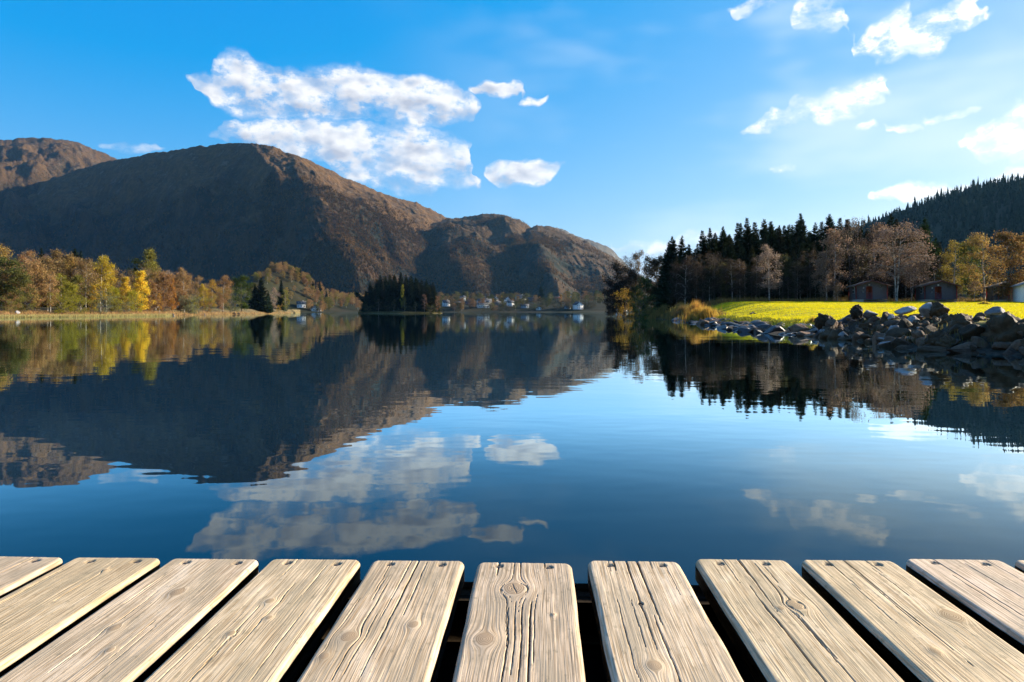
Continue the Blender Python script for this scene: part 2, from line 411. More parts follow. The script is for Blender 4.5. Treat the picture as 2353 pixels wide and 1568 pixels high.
skyA = [(-900,420),(-500,360),(-250,345),(-60,330),(0,321),(45,320),(95,315),(140,321),(190,331),(225,347),(262,362),(300,385),(380,450),(500,560)]
mountain('mountain', MT2, skyA, [(-900,-600),(-300,-350),(0,-150),(120,150),(300,500),(500,700)], 2300, 3300, -8, 120, 90, 1, 420, 120, 'rounded sunlit heather summit at the far left')
skyB = [(-420,640),(-200,600),(-60,540),(25,440),(70,424),(110,415),(165,394),(225,376),(278,366),(340,352),(400,346),(440,338),(500,331),(560,328),(600,331),(630,338),(660,350),(720,372),(780,404),(830,424),(900,452),(960,467),(985,480),(1025,500),(1070,525),(1150,590)]
mountain('mountain', MT1, skyB, [(-420,500),(30,420),(300,130),(600,-230),(640,-240),(850,120),(1050,430),(1150,520)], 1650, 2400, -8, 210, 70, 2, 700, 190, 'broad bare mountain with a sunlit crest and shaded front', knolls=((305, 0.70, 22, 0.05, 42), (455, 0.42, 24, 0.09, 55), (435, 0.48, 16, 0.05, 30), (25, 0.62, 40, 0.16, 80), (60, 0.3, 40, 0.12, 50)))
skyC = [(560,690),(700,650),(800,590),(880,524),(950,509),(1020,503),(1060,500),(1085,495),(1115,491),(1160,494),(1185,503),(1205,512),(1230,530),(1290,570),(1350,610),(1420,640)]
mountain('mountain', MT2, skyC, [(560,300),(820,160),(950,-60),(1060,90),(1130,-20),(1250,170),(1420,240)], 1500, 2700, -8, 160, 60, 3, 460, 150, 'wooded ridge with sunlit brown patches right of the bare mountain', 110)
skyC2 = [(1100,640),(1150,585),(1190,542),(1215,524),(1235,517),(1262,518),(1290,530),(1340,553),(1380,574),(1420,598),(1440,615),(1480,640),(1560,670),(1700,690)]
mountain('mountain', MT2, skyC2, [(1100,160),(1180,-30),(1240,80),(1330,-40),(1450,-200),(1700,-400)], 1400, 2500, -8, 110, 50, 4, 320, 130, 'low wooded spur sloping down to the town shore', 90)
skyD = [(1180,560),(1260,520),(1300,530),(1330,545),(1370,556),(1395,566),(1415,582),(1432,600),(1470,650)]
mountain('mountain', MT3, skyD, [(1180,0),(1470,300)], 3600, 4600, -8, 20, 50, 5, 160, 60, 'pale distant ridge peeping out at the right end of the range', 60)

# ------------------------------------------------------------------ wooded hill on the right
HILLM = mottled('hill floor', (0.02, 0.028, 0.015), (0.035, 0.035, 0.02), 0.05, 0.95, 0.2, 1.0)
skyE = [(1780,600),(1900,552),(1980,520),(2030,501),(2080,482),(2130,466),(2200,444),(2270,430),(2353,423),(2450,418),(2600,425),(2800,460),(3100,540),(3600,660)]
mountain('hill', HILLM, skyE, [(1780,330),(2353,0),(2700,-180),(3600,-300)], 520, 880, 4, 40, 25, 6, 260, 90, 'dark spruce covered hill rising at the right edge', 120)

# ------------------------------------------------------------------ land on the right: lawn, shore bank, forest floor
SHY = np.array([-20, 5, 12, 16, 19, 21, 24, 30, 36, 39, 50, 69, 105, 140, 163, 185, 197, 204.]); SHX = np.array([17, 15.8, 15.0, 14.7, 14.3, 13.9, 13.5, 14.8, 16.0, 14.6, 16, 19.5, 23.5, 26, 27.5, 31, 40, 70.])
def shore_r(Y): return np.interp(Y, SHY, SHX) + (vn(np.asarray(Y)/2.3, 0.0*np.asarray(Y), 4)-0.5)*1.2
def gz_right(X, Y):
    X = np.asarray(X, float); Y = np.asarray(Y, float)
    d = X - shore_r(Y)
    zl = np.interp(Y, [0, 30, 45, 60, 80, 100, 130, 200], [1.15, 1.05, 0.95, 1.3, 2.05, 2.75, 3.0, 3.4])
    bund = np.exp(-((d-2.5)/1.15)**2)*0.16*sst(40, 33, Y)
    low = sst(34, 40, Y)
    w = 2.0 + 1.6*low*sst(120, 60, Y)
    z = -0.9 + 0.9*sst(-2.0, 0.1, d) + 0.12*sst(0, 0.6, d) + 0.55*sst(w*0.35, w, d)*(1-0.12*low) + (zl-0.67)*sst(w*0.6, 11, d) + bund
    z = z + 0.12*sst(0.6, 2.2, d)*(1-low) 
    z = z + (fbm(X/6., Y/6., 4, 8)-0.5)*0.22*sst(1, 5, d)
    return z
ys_ = np.concatenate([np.linspace(-20, 10, 16), np.linspace(10.5, 60, 130), np.linspace(60.8, 215, 160)])
ds_ = np.concatenate([np.linspace(-4, 5, 46), np.geomspace(5.2, 420, 70)])
Dg, Yg = np.meshgrid(ds_, ys_); Xg = shore_r(Yg) + Dg
Zg = gz_right(Xg, Yg)
m, t, out = new_mat('lawn and forest floor')
p = t.node('ShaderNodeNewGeometry').outputs['Position']
dA = t.node('ShaderNodeAttribute', attribute_name='d').outputs['Fac']; yA = t.node('ShaderNodeAttribute', attribute_name='yy').outputs['Fac']
n1 = t.noise(p, 0.35, 5, 0.6); n2 = t.noise(p, 6.0, 5, 0.65)
grass = t.mix(t.remap(n1, 0.35, 0.65), (0.30, 0.265, 0.012), (0.37, 0.31, 0.015))
grass = t.mix(t.remap(n2, 0.5, 0.7, 0, 0.6), grass, (0.17, 0.17, 0.02))
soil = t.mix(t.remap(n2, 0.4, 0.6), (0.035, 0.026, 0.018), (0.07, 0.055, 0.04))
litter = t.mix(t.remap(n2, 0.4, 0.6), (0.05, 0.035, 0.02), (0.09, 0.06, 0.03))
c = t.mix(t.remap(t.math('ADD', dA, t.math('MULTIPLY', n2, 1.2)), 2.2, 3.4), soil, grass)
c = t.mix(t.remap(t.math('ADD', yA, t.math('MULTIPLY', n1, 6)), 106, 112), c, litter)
bsdf(t, out, Base_Color=c, Roughness=0.95, Specular_IOR_Level=0.1, Normal=bump(t, n2, 0.5, 0.05))
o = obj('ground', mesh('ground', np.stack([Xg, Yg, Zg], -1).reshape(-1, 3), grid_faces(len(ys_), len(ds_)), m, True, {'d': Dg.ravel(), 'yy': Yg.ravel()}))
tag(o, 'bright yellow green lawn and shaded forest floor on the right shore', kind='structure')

# ------------------------------------------------------------------ left bank, hillock, island and town ground
EARTH = mottled('bank earth', (0.10, 0.075, 0.035), (0.17, 0.13, 0.06), 0.4, 0.95, 0.4, 0.1, c3=(0.06, 0.06, 0.025))
MEADOW = mottled('meadow', (0.016, 0.019, 0.008), (0.028, 0.024, 0.012), 0.03, 0.95, 0.3, 0.3, c3=(0.03, 0.024, 0.014))
LU = np.array([-2200, -900, -300, 0, 200, 380, 400, 470, 540, 575, 610, 640, 668, 690]); LY = np.array([20, 60, 118, 140, 160, 196, 204, 228, 262, 285, 320, 350, 385, 470.])
def shore_l(u): return np.interp(u, LU, LY)
def gz_left(X, Y):
    u = np.asarray(X)/np.asarray(Y)*FPX + CX
    d = (Y - shore_l(u)) + (fbm(np.asarray(X)/9., np.asarray(Y)/9., 3, 21)-0.5)*6
    return -1.0 + 1.1*sst(-6, 0.5, d) + 0.75*sst(0.5, 6, d) + 1.6*sst(5, 40, d)
uu = np.linspace(-2200, 690, 360); dd = np.concatenate([np.linspace(-8, 20, 36), np.geomspace(21, 420, 40)])
Ug, Dg = np.meshgrid(uu, dd); Yg = shore_l(Ug)+Dg; Xg = PX(Ug, Yg)
o = obj('ground', mesh('ground', np.stack([Xg, Yg, gz_left(Xg, Yg)], -1).reshape(-1, 3), grid_faces(len(dd), len(uu)), EARTH, True)); tag(o, 'brown earth of the wooded bank on the left', kind='structure')

def gz_far(X, Y):
    X = np.asarray(X, float); Y = np.asarray(Y, float); u = X/Y*FPX+CX
    sh = np.interp(u, [-600, 560, 640, 720, 840, 1000, 1200, 1330, 1400, 1440, 1700, 2100], [560, 600, 690, 720, 800, 850, 850, 820, 800, 790, 820, 800])
    d = Y - sh + (fbm(X/40., Y/40., 3, 31)-0.5)*14
    base = -1.2 + 1.7*sst(-8, 2, d) + 0.11*np.clip(d, 0, 150)*sst(0, 60, d)
    hump = 36*np.exp(-((u-655)/ (70 + 25*(u > 655)))**2)*sst(20, 130, d) + 16*np.exp(-((u-560)/120)**2)*sst(10, 120, d)
    return base*np.where(u < 850, 0.35+0.65*sst(700, 900, u), 1) + hump + (fbm(X/25., Y/25., 4, 33)-0.5)*3*sst(10, 60, d)
uu = np.linspace(-600, 2100, 420); yy = np.concatenate([np.linspace(540, 1000, 110), np.linspace(1010, 1700, 40)])
Ug, Yg = np.meshgrid(uu, yy); Xg = PX(Ug, Yg)
o = obj('terrain', mesh('terrain', np.stack([Xg, Yg, gz_far(Xg, Yg)], -1).reshape(-1, 3), grid_faces(len(yy), len(uu)), MEADOW, True)); tag(o, 'meadows and slopes of the far shore under the houses', kind='structure')

ISY, ISU = 430.0, 919.0
def gz_isl(X, Y):
    x = (np.asarray(X, float)-PX(ISU, ISY))/25.5; y = (np.asarray(Y, float)-ISY)/17.
    r = np.sqrt(x*x+y*y) + (fbm(np.asarray(X)/6., np.asarray(Y)/6., 3, 41)-0.5)*0.14
    return 1.5*sst(1.12, 0.55, r) - 0.7*sst(0.98, 1.2, r) + 0.10*sst(1.05, 0.9, r)
xi = np.linspace(-34, 34, 70)+PX(ISU, ISY); yi = np.linspace(-24, 24, 50)+ISY
Xg, Yg = np.meshgrid(xi, yi)
o = obj('terrain', mesh('terrain', np.stack([Xg, Yg, gz_isl(Xg, Yg)], -1).reshape(-1, 3), grid_faces(50, 70), EARTH, True)); tag(o, 'low earth bank of the wooded island', kind='structure')
# ================================================================== TREES
def leaf_mat(name, trans=0.4, vary=0.5):
    m, t, out = new_mat(name)
    oi = t.node('ShaderNodeObjectInfo'); geo = t.node('ShaderNodeNewGeometry')
    rnd = geo.outputs['Random Per Island']
    k = t.remap(rnd, 0, 1, 1-vary, 1+vary, 'LINEAR')
    hs = t.node('ShaderNodeHueSaturation', {'Hue': t.remap(t.math('FRACT', t.math('MULTIPLY', rnd, 7.3)), 0, 1, 0.478, 0.522, 'LINEAR'), 'Value': k, 'Color': oi.outputs['Color']})
    d = t.node('ShaderNodeBsdfDiffuse', {'Color': hs.outputs[0]}); tr = t.node('ShaderNodeBsdfTranslucent', {'Color': hs.outputs[0]})
    mx = t.node('ShaderNodeMixShader', {0: trans}); t.l.new(d.outputs[0], mx.inputs[1]); t.l.new(tr.outputs[0], mx.inputs[2])
    t.l.new(mx.outputs[0], out.inputs[0]); return m
LEAF = leaf_mat('autumn leaves', 0.42, 0.5)
NEEDLE = leaf_mat('spruce needles', 0.12, 0.45)
BLADE = leaf_mat('grass blades', 0.55, 0.45)
SWARD = leaf_mat('mown lawn blades', 0.5, 0.18)
def bark(name, c1, c2, sc):
    m, t, out = new_mat(name)
    v = t.node('ShaderNodeTexCoord').outputs['Object']
    n = t.noise(t.scale_vec(v, (3, 3, 1.2)), sc, 4, 0.6)
    bsdf(t, out, Base_Color=t.mix(t.remap(n, 0.42, 0.6), c1, c2), Roughness=0.9, Normal=bump(t, n, 0.5, 0.03)); return m
BARK = bark('dark bark', (0.045, 0.035, 0.027), (0.10, 0.08, 0.06), 3.0)
BIRCHBARK = bark('birch bark', (0.42, 0.38, 0.33), (0.08, 0.07, 0.06), 2.2)
BARKS = {'birch': BIRCHBARK, 'leafy': BARK}

def leaves(C, size, rng, flat=0.0, elong=1.5):
    """little diamond faces at centres C"""
    n = len(C); a = rng.normal(size=(n, 3)); a /= np.linalg.norm(a, axis=1)[:, None]
    b = rng.normal(size=(n, 3)); b -= (b*a).sum(1)[:, None]*a; b /= np.linalg.norm(b, axis=1)[:, None]
    s = (size*rng.uniform(0.65, 1.35, n))[:, None]
    V = np.stack([C - a*s*0.5*elong, C + b*s*0.42, C + a*s*0.5*elong, C - b*s*0.42], 1).reshape(-1, 3)
    return V, np.arange(n*4).reshape(n, 4)
def deciduous(seed, H=12.0, W=5.0, nlimb=13, nleaf=4200, leaf=0.17, clear=0.2, droop=0.1, spread=0.42, shape='egg', twin=False):
    """-> (trunk V,F), (crown V,F): tapered trunk and limbs; clumps of leaf faces on the twigs"""
    rng = np.random.default_rng(seed)
    wood, tips = [], []
    stems = [(0, 0)] if not twin else [(-0.06, 0.3), (0.07, -0.4)]
    for si, (lx, ly) in enumerate(stems):
        n = 9; zz = np.linspace(0, H*0.93, n)
        wob = np.cumsum(rng.normal(0, 0.018*H/n*3, (n, 2)), 0)*np.linspace(0.2, 1, n)[:, None]
        P = np.stack([wob[:, 0]+lx*zz*1.2, wob[:, 1]+ly*zz*0.12, zz], 1)
        r0 = 0.0115*H*(0.8 if twin else 1)
        rad = r0*(1-np.linspace(0, 1, n))**0.8 + 0.006*H*0.12; rad[0] *= 1.35
        wood.append(tube(P, rad, 7))
        for k in range(nlimb if not twin else int(nlimb*0.7)):
            f = clear + (0.94-clear)*((k+rng.random())/(nlimb if not twin else int(nlimb*0.7)))
            p0 = np.array([np.interp(f*H*0.93, P[:, 2], P[:, i]) for i in range(3)])
            az = k*2.4 + rng.normal(0, 0.35)
            if shape == 'egg': prof = math.sin(min(1, (f-clear*0.7)/(1-clear*0.7))**0.75*math.pi)**0.65
            elif shape == 'cone': prof = (1-f)**0.75*1.15
            else: prof = math.sin(min(1.0, f*0.95)*math.pi)**0.4
            L = max(0.12*H*0.5, W*0.5*prof*rng.uniform(0.75, 1.15))
            up = rng.uniform(0.35, 0.95)*(1.25-0.5*(1-f)); m_ = 6; s = np.linspace(0, 1, m_)
            dirh = np.array([math.cos(az), math.sin(az), 0])
            Q = p0 + np.outer(s*L, dirh) + np.outer(L*(up*s - droop*s**3*2.2), [0, 0, 1]) + rng.normal(0, 0.035*L, (m_, 3))*s[:, None]
            wood.append(tube(Q, np.linspace(max(0.035, r0*0.36*(1-f*0.6)), 0.012, m_), 5))
            for j in range(6):
                q = 0.25+0.75*(j+rng.random())/6; b0 = np.array([np.interp(q, s, Q[:, i]) for i in range(3)])
                dv = rng.normal(size=3)*np.array([1, 1, 0.55]) + dirh*0.5 + np.array([0, 0, 0.35-droop*2]); dv /= np.linalg.norm(dv)
                l2 = L*rng.uniform(0.22, 0.5)
                B = b0 + np.outer(np.linspace(0, 1, 4)*l2, dv) - np.outer(np.linspace(0, 1, 4)**2*l2*droop*1.5, [0, 0, 1])
                wood.append(tube(B, np.array([0.022, 0.016, 0.011, 0.006])*H/12, 3))
                tips += [B[1], B[2], B[3], B[3]]
            tips += [Q[-1], Q[-2]]
    tips = np.array(tips); nt_ = len(tips)
    wt = rng.uniform(0.2, 1.0, nt_)**1.5; wt /= wt.sum()
    idx = rng.choice(nt_, nleaf, p=wt)
    C = tips[idx] + rng.normal(0, spread, (nleaf, 3))*np.array([1, 1, 0.8])*H/12
    C[:, 2] = np.maximum(C[:, 2], 0.05*H)
    return join(wood), leaves(C, leaf*H/12, rng)
def spruce(seed, H=14.0, R=2.3, whorls=34, per=8, base=0.05, thin=1.0):
    rng = np.random.default_rng(seed)
    tr = tube(np.stack([rng.normal(0, 0.03, 7), rng.normal(0, 0.03, 7), np.linspace(0, H*0.985, 7)], 1), np.linspace(0.013*H, 0.02, 7), 6)
    P0, P1, WD = [], [], []
    for w in range(whorls):
        f = base + (1-base)*((w+rng.random()*0.7)/whorls)**0.92
        rr = R*(1-f)**0.85*(0.86+0.28*rng.random()) + 0.10
        for k in range(per):
            if rng.random() > thin: continue
            az = rng.random()*6.283; L = rr*rng.uniform(0.65, 1.18); z0 = f*H + rng.normal(0, 0.12)
            sl = 0.45*(1-f) - 0.25*f
            s = np.linspace(0, 1, 5); dh = np.array([math.cos(az), math.sin(az), 0])
            Q = np.outer(s*L, dh) + np.outer(z0 - sl*L*s + 0.22*L*s**2.5, [0, 0, 1])
            for i in range(1, 5):
                side = np.array([-dh[1], dh[0], 0]); ll = (0.18+L*0.46)*(1.12-s[i]*0.7)
                for sg in (-1, 1):
                    a = Q[i-1]; b = Q[i] + dh*0.12*L; c = Q[i-1]*0.4+Q[i]*0.6 + side*sg*ll*rng.uniform(0.6, 1.1) + np.array([0, 0, -0.45*ll*rng.uniform(0.2, 1.6)])
                    P0.append(a); P1.append(b); WD.append(c)
    n = len(P0); V = np.stack([P0, P1, WD], 1).reshape(-1, 3)
    top = np.array([[0.05, 0, H*0.95], [-0.05, 0.03, H*0.95], [0, 0, H*1.01]]); V = np.concatenate([V, top])
    return tr, (V, np.arange(len(V)).reshape(-1, 3))
PROTO = {}
def proto(kind, i, spec, leafmat, barkmat, fn):
    tr, cr = fn(**spec)
    PROTO.setdefault(kind, []).append((mesh(kind+' trunk', *tr, barkmat, True), mesh(kind+' crown', *cr, leafmat), spec['H']))
for i in range(4):
    proto('birch', i, dict(seed=100+i, H=12.0, W=5.2, nlimb=15, nleaf=5200, leaf=0.145, clear=0.17, droop=0.22, spread=0.36), LEAF, BIRCHBARK, deciduous)
for i in range(4):
    proto('leafy', i, dict(seed=200+i, H=12.0, W=6.4, nlimb=14, nleaf=5600, leaf=0.21, clear=0.10, droop=0.05, spread=0.46), LEAF, BARK, deciduous)
for i in range(3):
    proto('cone', i, dict(seed=300+i, H=12.0, W=5.6, nlimb=17, nleaf=5200, leaf=0.21, clear=0.06, droop=0.0, spread=0.40, shape='cone'), LEAF, BARK, deciduous)
for i in range(3):
    proto('bare', i, dict(seed=400+i, H=12.0, W=6.6, nlimb=17, nleaf=2600, leaf=0.13, clear=0.18, droop=0.12, spread=0.42), LEAF, BARK, deciduous)
for i in range(3):
    proto('bush', i, dict(seed=500+i, H=3.0, W=4.2, nlimb=12, nleaf=1900, leaf=0.36, clear=0.02, droop=0.05, spread=0.75, shape='dome'), LEAF, BARK, deciduous)
for i in range(2):
    proto('twinbirch', i, dict(seed=600+i, H=12.0, W=8.0, nlimb=22, nleaf=8200, leaf=0.135, clear=0.27, droop=0.22, spread=0.40, twin=True), LEAF, BIRCHBARK, deciduous)
for i in range(4):
    proto('spruce', i, dict(seed=700+i, H=14.0, R=2.7+0.3*i, whorls=40, per=12), NEEDLE, BARK, spruce)
for i in range(2):
    proto('fullspruce', i, dict(seed=720+i, H=14.0, R=4.0, whorls=40, per=13), NEEDLE, BARK, spruce)

TR = random.Random(11)
def tree(kind, x, y, z, h, w=1.0, color=(0.1, 0.08, 0.03), name='birch_tree', label='', cat='tree', group=None, lean=0.0, parts=True, idx=None):
    P = PROTO[kind]; tm, cm, H = P[TR.randrange(len(P)) if idx is None else idx % len(P)]
    s = h/H; j = TR.uniform(0.85, 1.15); col = tuple(c*j for c in color)+(1,)
    e = empty(name, (x, y, z-0.08), TR.uniform(0, 6.28)); e.scale = (s*w, s*w, s)
    if lean: e.rotation_euler = (0, lean, 0)
    tag(e, label, cat, group)
    obj('trunk', tm, e); c = obj('crown', cm, e); c.color = col
    return e

# ---- colours of foliage (base reflectance)
RUST = (0.24, 0.135, 0.06); BROWN = (0.21, 0.14, 0.06); TAN = (0.30, 0.19, 0.08); OLIVE = (0.17, 0.155, 0.035); GOLD = (0.42, 0.27, 0.025); YELLOW = (0.60, 0.42, 0.04)
ORANGE = (0.33, 0.16, 0.04); GREEN = (0.055, 0.085, 0.025); DKGREEN = (0.022, 0.034, 0.018); GREYBR = (0.24, 0.18, 0.135); YGREEN = (0.24, 0.22, 0.03)

# ------------------------------------------------------------------ left bank wood
LB = 'trees of the autumn wood on the left bank'
def lt(kind, u, ytop, Yd, w, col, name, label, group=None, **k):
    """tree whose foot stands Yd metres behind the left shore on bearing u and whose top reaches row ytop"""
    Y = float(shore_l(u)) + Yd; X = PX(u, Y); z = float(gz_left(X, Y)); h = (float(PZ(ytop, Y)) - z)*(1.07 if kind in ('birch', 'leafy', 'bare', 'cone') else 1.0)
    return tree(kind, X, Y, z, h, w, col, name, label, group=group, **k)
lt('cone', 326, 622, 9, 0.86, YELLOW, 'birch_tree', 'brightest yellow pointed tree at the water on the left bank')
lt('cone', 290, 636, 11, 0.8, (0.52, 0.36, 0.04), 'birch_tree', 'golden yellow tree just left of the brightest yellow tree')
lt('leafy', 262, 660, 8, 0.9, (0.30, 0.27, 0.03), 'leafy_tree', 'yellow green bushy tree at the water left of the golden tree')
lt('leafy', 303, 668, 8, 0.85, (0.33, 0.29, 0.03), 'leafy_tree', 'low yellow green tree between the two golden trees')
lt('birch', 230, 582, 16, 1.0, (0.36, 0.27, 0.03), 'birch_tree', 'tall birch with yellow top above the golden trees on the left')
lt('birch', 244, 600, 15, 0.8, (0.40, 0.28, 0.03), 'birch_tree', 'yellow birch leaning against the tall yellow topped birch')
lt('cone', 214, 655, 9, 0.75, (0.34, 0.22, 0.03), 'birch_tree', 'small orange yellow pointed tree in front of dark trunks')
lt('leafy', 165, 653, 9, 0.75, YGREEN, 'leafy_tree', 'olive yellow tree at the shore beside the dark gap')
lt('leafy', 336, 572, 34, 0.72, OLIVE, 'leafy_tree', 'tall olive tree rising highest behind the brightest yellow tree')
lt('birch', 197, 588, 16, 0.85, BROWN, 'birch_tree', 'brown birch with bare pale trunk left of the yellow topped birch')
lt('cone', 396, 640, 12, 0.55, ORANGE, 'birch_tree', 'slim orange tree right of the brightest yellow tree')
lt('birch', 366, 672, 6, 0.7, (0.36, 0.20, 0.04), 'birch_tree', 'small amber tree at the waterline by the reed tip')
lt('birch', 423, 612, 12, 0.8, TAN, 'birch_tree', 'birch with a white trunk standing forward at the shore')
lt('birch', 468, 650, 8, 0.7, (0.38, 0.27, 0.03), 'birch_tree', 'yellow leaved birch low on the right part of the wood')
lt('birch', 487, 640, 14, 0.8, (0.34, 0.21, 0.04), 'birch_tree', 'gold and tan birch near the right end of the wood')
lt('birch', 512, 630, 12, 1.1, (0.27, 0.155, 0.06), 'birch_tree', 'broad orange brown birch closing the wood on the right')
lt('bush', 530, 676, 5, 1.0, (0.16, 0.16, 0.06), 'shrub', 'pale green shrub at the foot of the broad orange birch', cat='shrub')
lt('leafy', 555, 634, 12, 1.0, (0.06, 0.085, 0.022), 'leafy_tree', 'round deep green tree right of the orange birch')
lt('leafy', 578, 650, 40, 0.9, (0.07, 0.07, 0.022), 'leafy_tree', 'small dark green tree behind the round green tree')
lt('fullspruce', 600, 638, 16, 1.1, DKGREEN, 'spruce_tree', 'broad dark spruce on the point of the left bank')
lt('fullspruce', 586, 652, 30, 1.0, DKGREEN, 'spruce_tree', 'darker spruce tucked behind the broad spruce on the point')
lt('fullspruce', 616, 668, 10, 0.9, (0.03, 0.05, 0.02), 'spruce_tree', 'low green spruce leaning over the shore on the point')
lt('fullspruce', 646, 640, 30, 0.62, DKGREEN, 'spruce_tree', 'slender dark spruce at the tip of the left point')
lt('birch', 629, 658, 10, 0.75, GREYBR, 'birch_tree', 'lone white trunked birch at the tip of the left point')
lt('birch', 655, 664, 14, 0.7, OLIVE, 'birch_tree', 'thin olive birch beside the slender spruce on the point')
lt('bush', 640, 703, 6, 0.8, (0.36, 0.22, 0.03), 'shrub', 'small yellow shrub under the white trunked birch', cat='shrub')
lt('bush', 655, 706, 4, 0.8, GREEN, 'shrub', 'small green shrub at the very tip of the left point', cat='shrub')
lt('leafy', 18, 592, 12, 1.1, (0.10, 0.11, 0.035), 'leafy_tree', 'large olive green tree at the left edge of the wood')
lt('leafy', 45, 625, 9, 0.9, (0.13, 0.13, 0.04), 'leafy_tree', 'olive green tree in front of rust birches near the left edge')
lt('birch', -4, 555, 30, 1.0, (0.27, 0.18, 0.05), 'birch_tree', 'tall yellow crowned birch cut by the left edge')
lt('spruce', 95, 568, 45, 0.8, DKGREEN, 'spruce_tree', 'narrow dark spruce rising from the rust birches')
lt('spruce', 126, 580, 45, 1.0, DKGREEN, 'spruce_tree', 'short broad topped spruce right of the narrow dark spruce')
lt('spruce', 172, 570, 45, 1.2, DKGREEN, 'spruce_tree', 'dark spruce standing behind the brown birches')
lt('spruce', 186, 578, 47, 1.0, DKGREEN, 'spruce_tree', 'dark spruce touching the taller one behind brown birches')
lt('fullspruce', 310, 612, 50, 1.0, DKGREEN, 'spruce_tree', 'dark spruce showing between the yellow trees')
envU = [-420, -150, 0, 30, 60, 110, 150, 180, 215, 250, 275, 300, 345, 380, 400, 425, 470, 500, 530]; envT = [560, 556, 565, 590, 566, 578, 572, 586, 598, 604, 626, 612, 590, 604, 612, 612, 634, 640, 646]
n = 0
for row, (yd, du, lo, cols) in enumerate(((9, 27, 46, (RUST, OLIVE, YGREEN, TAN, BROWN, (0.36, 0.24, 0.05))), (20, 25, 22, (RUST, BROWN, RUST, TAN, GREYBR, (0.25, 0.16, 0.05))), (38, 28, 3, (RUST, RUST, GREYBR, BROWN, TAN)))):
    u = -330.0 if row else -200.0
    while u < 528:
        if not (row == 0 and (280 < u < 345 or 195 < u < 235)):
            c = cols[TR.randrange(len(cols))]
            word = {RUST: 'rust', BROWN: 'brown', OLIVE: 'olive', TAN: 'tan', GREYBR: 'grey brown'}.get(c, 'amber')
            lt(('birch', 'birch', 'bare', 'leafy')[TR.randrange(4)], u+TR.uniform(-8, 8), np.interp(u, envU, envT)+lo*TR.uniform(0.5, 1.3)+TR.uniform(0, 14), yd+TR.uniform(-2, 6), TR.uniform(0.72, 1.0), c, 'birch_tree',
               ('%s leaved tree in the %s rows of the wood on the left bank' % (word, ('front', 'middle', 'rear')[row])), LB)
        u += du*TR.uniform(0.7, 1.3)
for i in range(20):
    u = TR.uniform(-160, 520); 
    lt('bush', u, 690+TR.uniform(-8, 8), TR.uniform(3, 6), 0.9, (OLIVE, (0.15, 0.16, 0.09), RUST, YGREEN)[i % 4], 'shrub', 'low shrub along the shore under the left bank wood', 'shrubs along the left shore', cat='shrub')

# ------------------------------------------------------------------ island
ix, iy = PX(ISU, ISY), ISY
IG = 'spruces crowded on the island'
def it(kind, u, ytop, dy, w, col, name, label, group=None, **k):
    Y = ISY+dy; X = PX(u, Y); z = float(gz_isl(X, Y)); return tree(kind, X, Y, z, float(PZ(ytop, Y))-z, w, col, name, label, group=group, **k)
iu = [828, 845, 858, 875, 900, 930, 955, 970, 985, 1000, 1010]; itp = [690, 664, 644, 638, 634, 634, 636, 648, 648, 658, 690]
for r_, dy in enumerate((12, 5, -2, -7)):
    u = 836 + (2-r_)*2 + 3*r_
    while u < 1003 - 2*r_:
        it('spruce', u, np.interp(u, iu, itp)+r_*5-6+TR.uniform(-3, 8), dy+TR.uniform(-2, 2), 1.15, (DKGREEN, (0.03, 0.04, 0.018), (0.04, 0.042, 0.02))[TR.randrange(3)], 'spruce_tree', 'dark spruce packed among others on the small island', IG)
        u += TR.uniform(9, 15)
it('cone', 925, 650, -11, 0.42, (0.24, 0.22, 0.03), 'birch_tree', 'slim yellow green birch standing out on the island')
it('birch', 930, 680, -12, 0.7, (0.16, 0.13, 0.03), 'birch_tree', 'low golden olive tree under the slim island birch')
it('birch', 905, 685, -12, 0.9, (0.09, 0.075, 0.03), 'birch_tree', 'dark olive tree at the front shore of the island')
it('birch', 975, 672, -11, 0.7, (0.12, 0.07, 0.045), 'birch_tree', 'reddish brown birch on the right half of the island')
it('birch', 1004, 676, -6, 0.7, (0.16, 0.085, 0.04), 'birch_tree', 'rust coloured tree at the right end of the island')
it('birch', 955, 690, -12, 0.8, (0.07, 0.07, 0.03), 'birch_tree', 'small dark olive tree right of the island centre')
it('birch', 870, 684, -11, 0.9, (0.07, 0.06, 0.03), 'birch_tree', 'brownish tree on the left half of the island shore')
for u in (846, 890, 945, 990): it('bush', u, 704, -12.5, 1.2, (0.07, 0.075, 0.03), 'shrub', 'dark shrub hanging over the island shore', 'shrubs round the island', cat='shrub')
# the dead spruce leaning out over the water
P = [(PX(848, ISY), ISY-4, 6.0), (PX(838, ISY), ISY-5, 9.2), (PX(822, ISY), ISY-6, 13.0)]
e = empty('dead_tree', (PX(850, ISY), ISY-4, 0.8)); tag(e, 'dark dead tree leaning out from the left end of the island', 'tree')
Vt, Ft = tube(np.array([(PX(851, ISY), ISY-4, 0.6)]+P)-np.array(e.location), [0.35, 0.3, 0.22, 0.08], 6); obj('trunk', mesh('leaning trunk', Vt, Ft, BARK, True), e)
rg = np.random.default_rng(5); q = rg.random(420)**0.7; C = np.array([P[0]])*(1-q)[:, None] + np.array([P[2]])*q[:, None] + rg.normal(0, 0.55, (420, 3)) - np.array(e.location) - np.array([0, 0, 0.4])
o = obj('crown', mesh('leaning crown', *leaves(C, 0.7, rg, elong=2.2), NEEDLE), e); o.color = (*DKGREEN, 1)

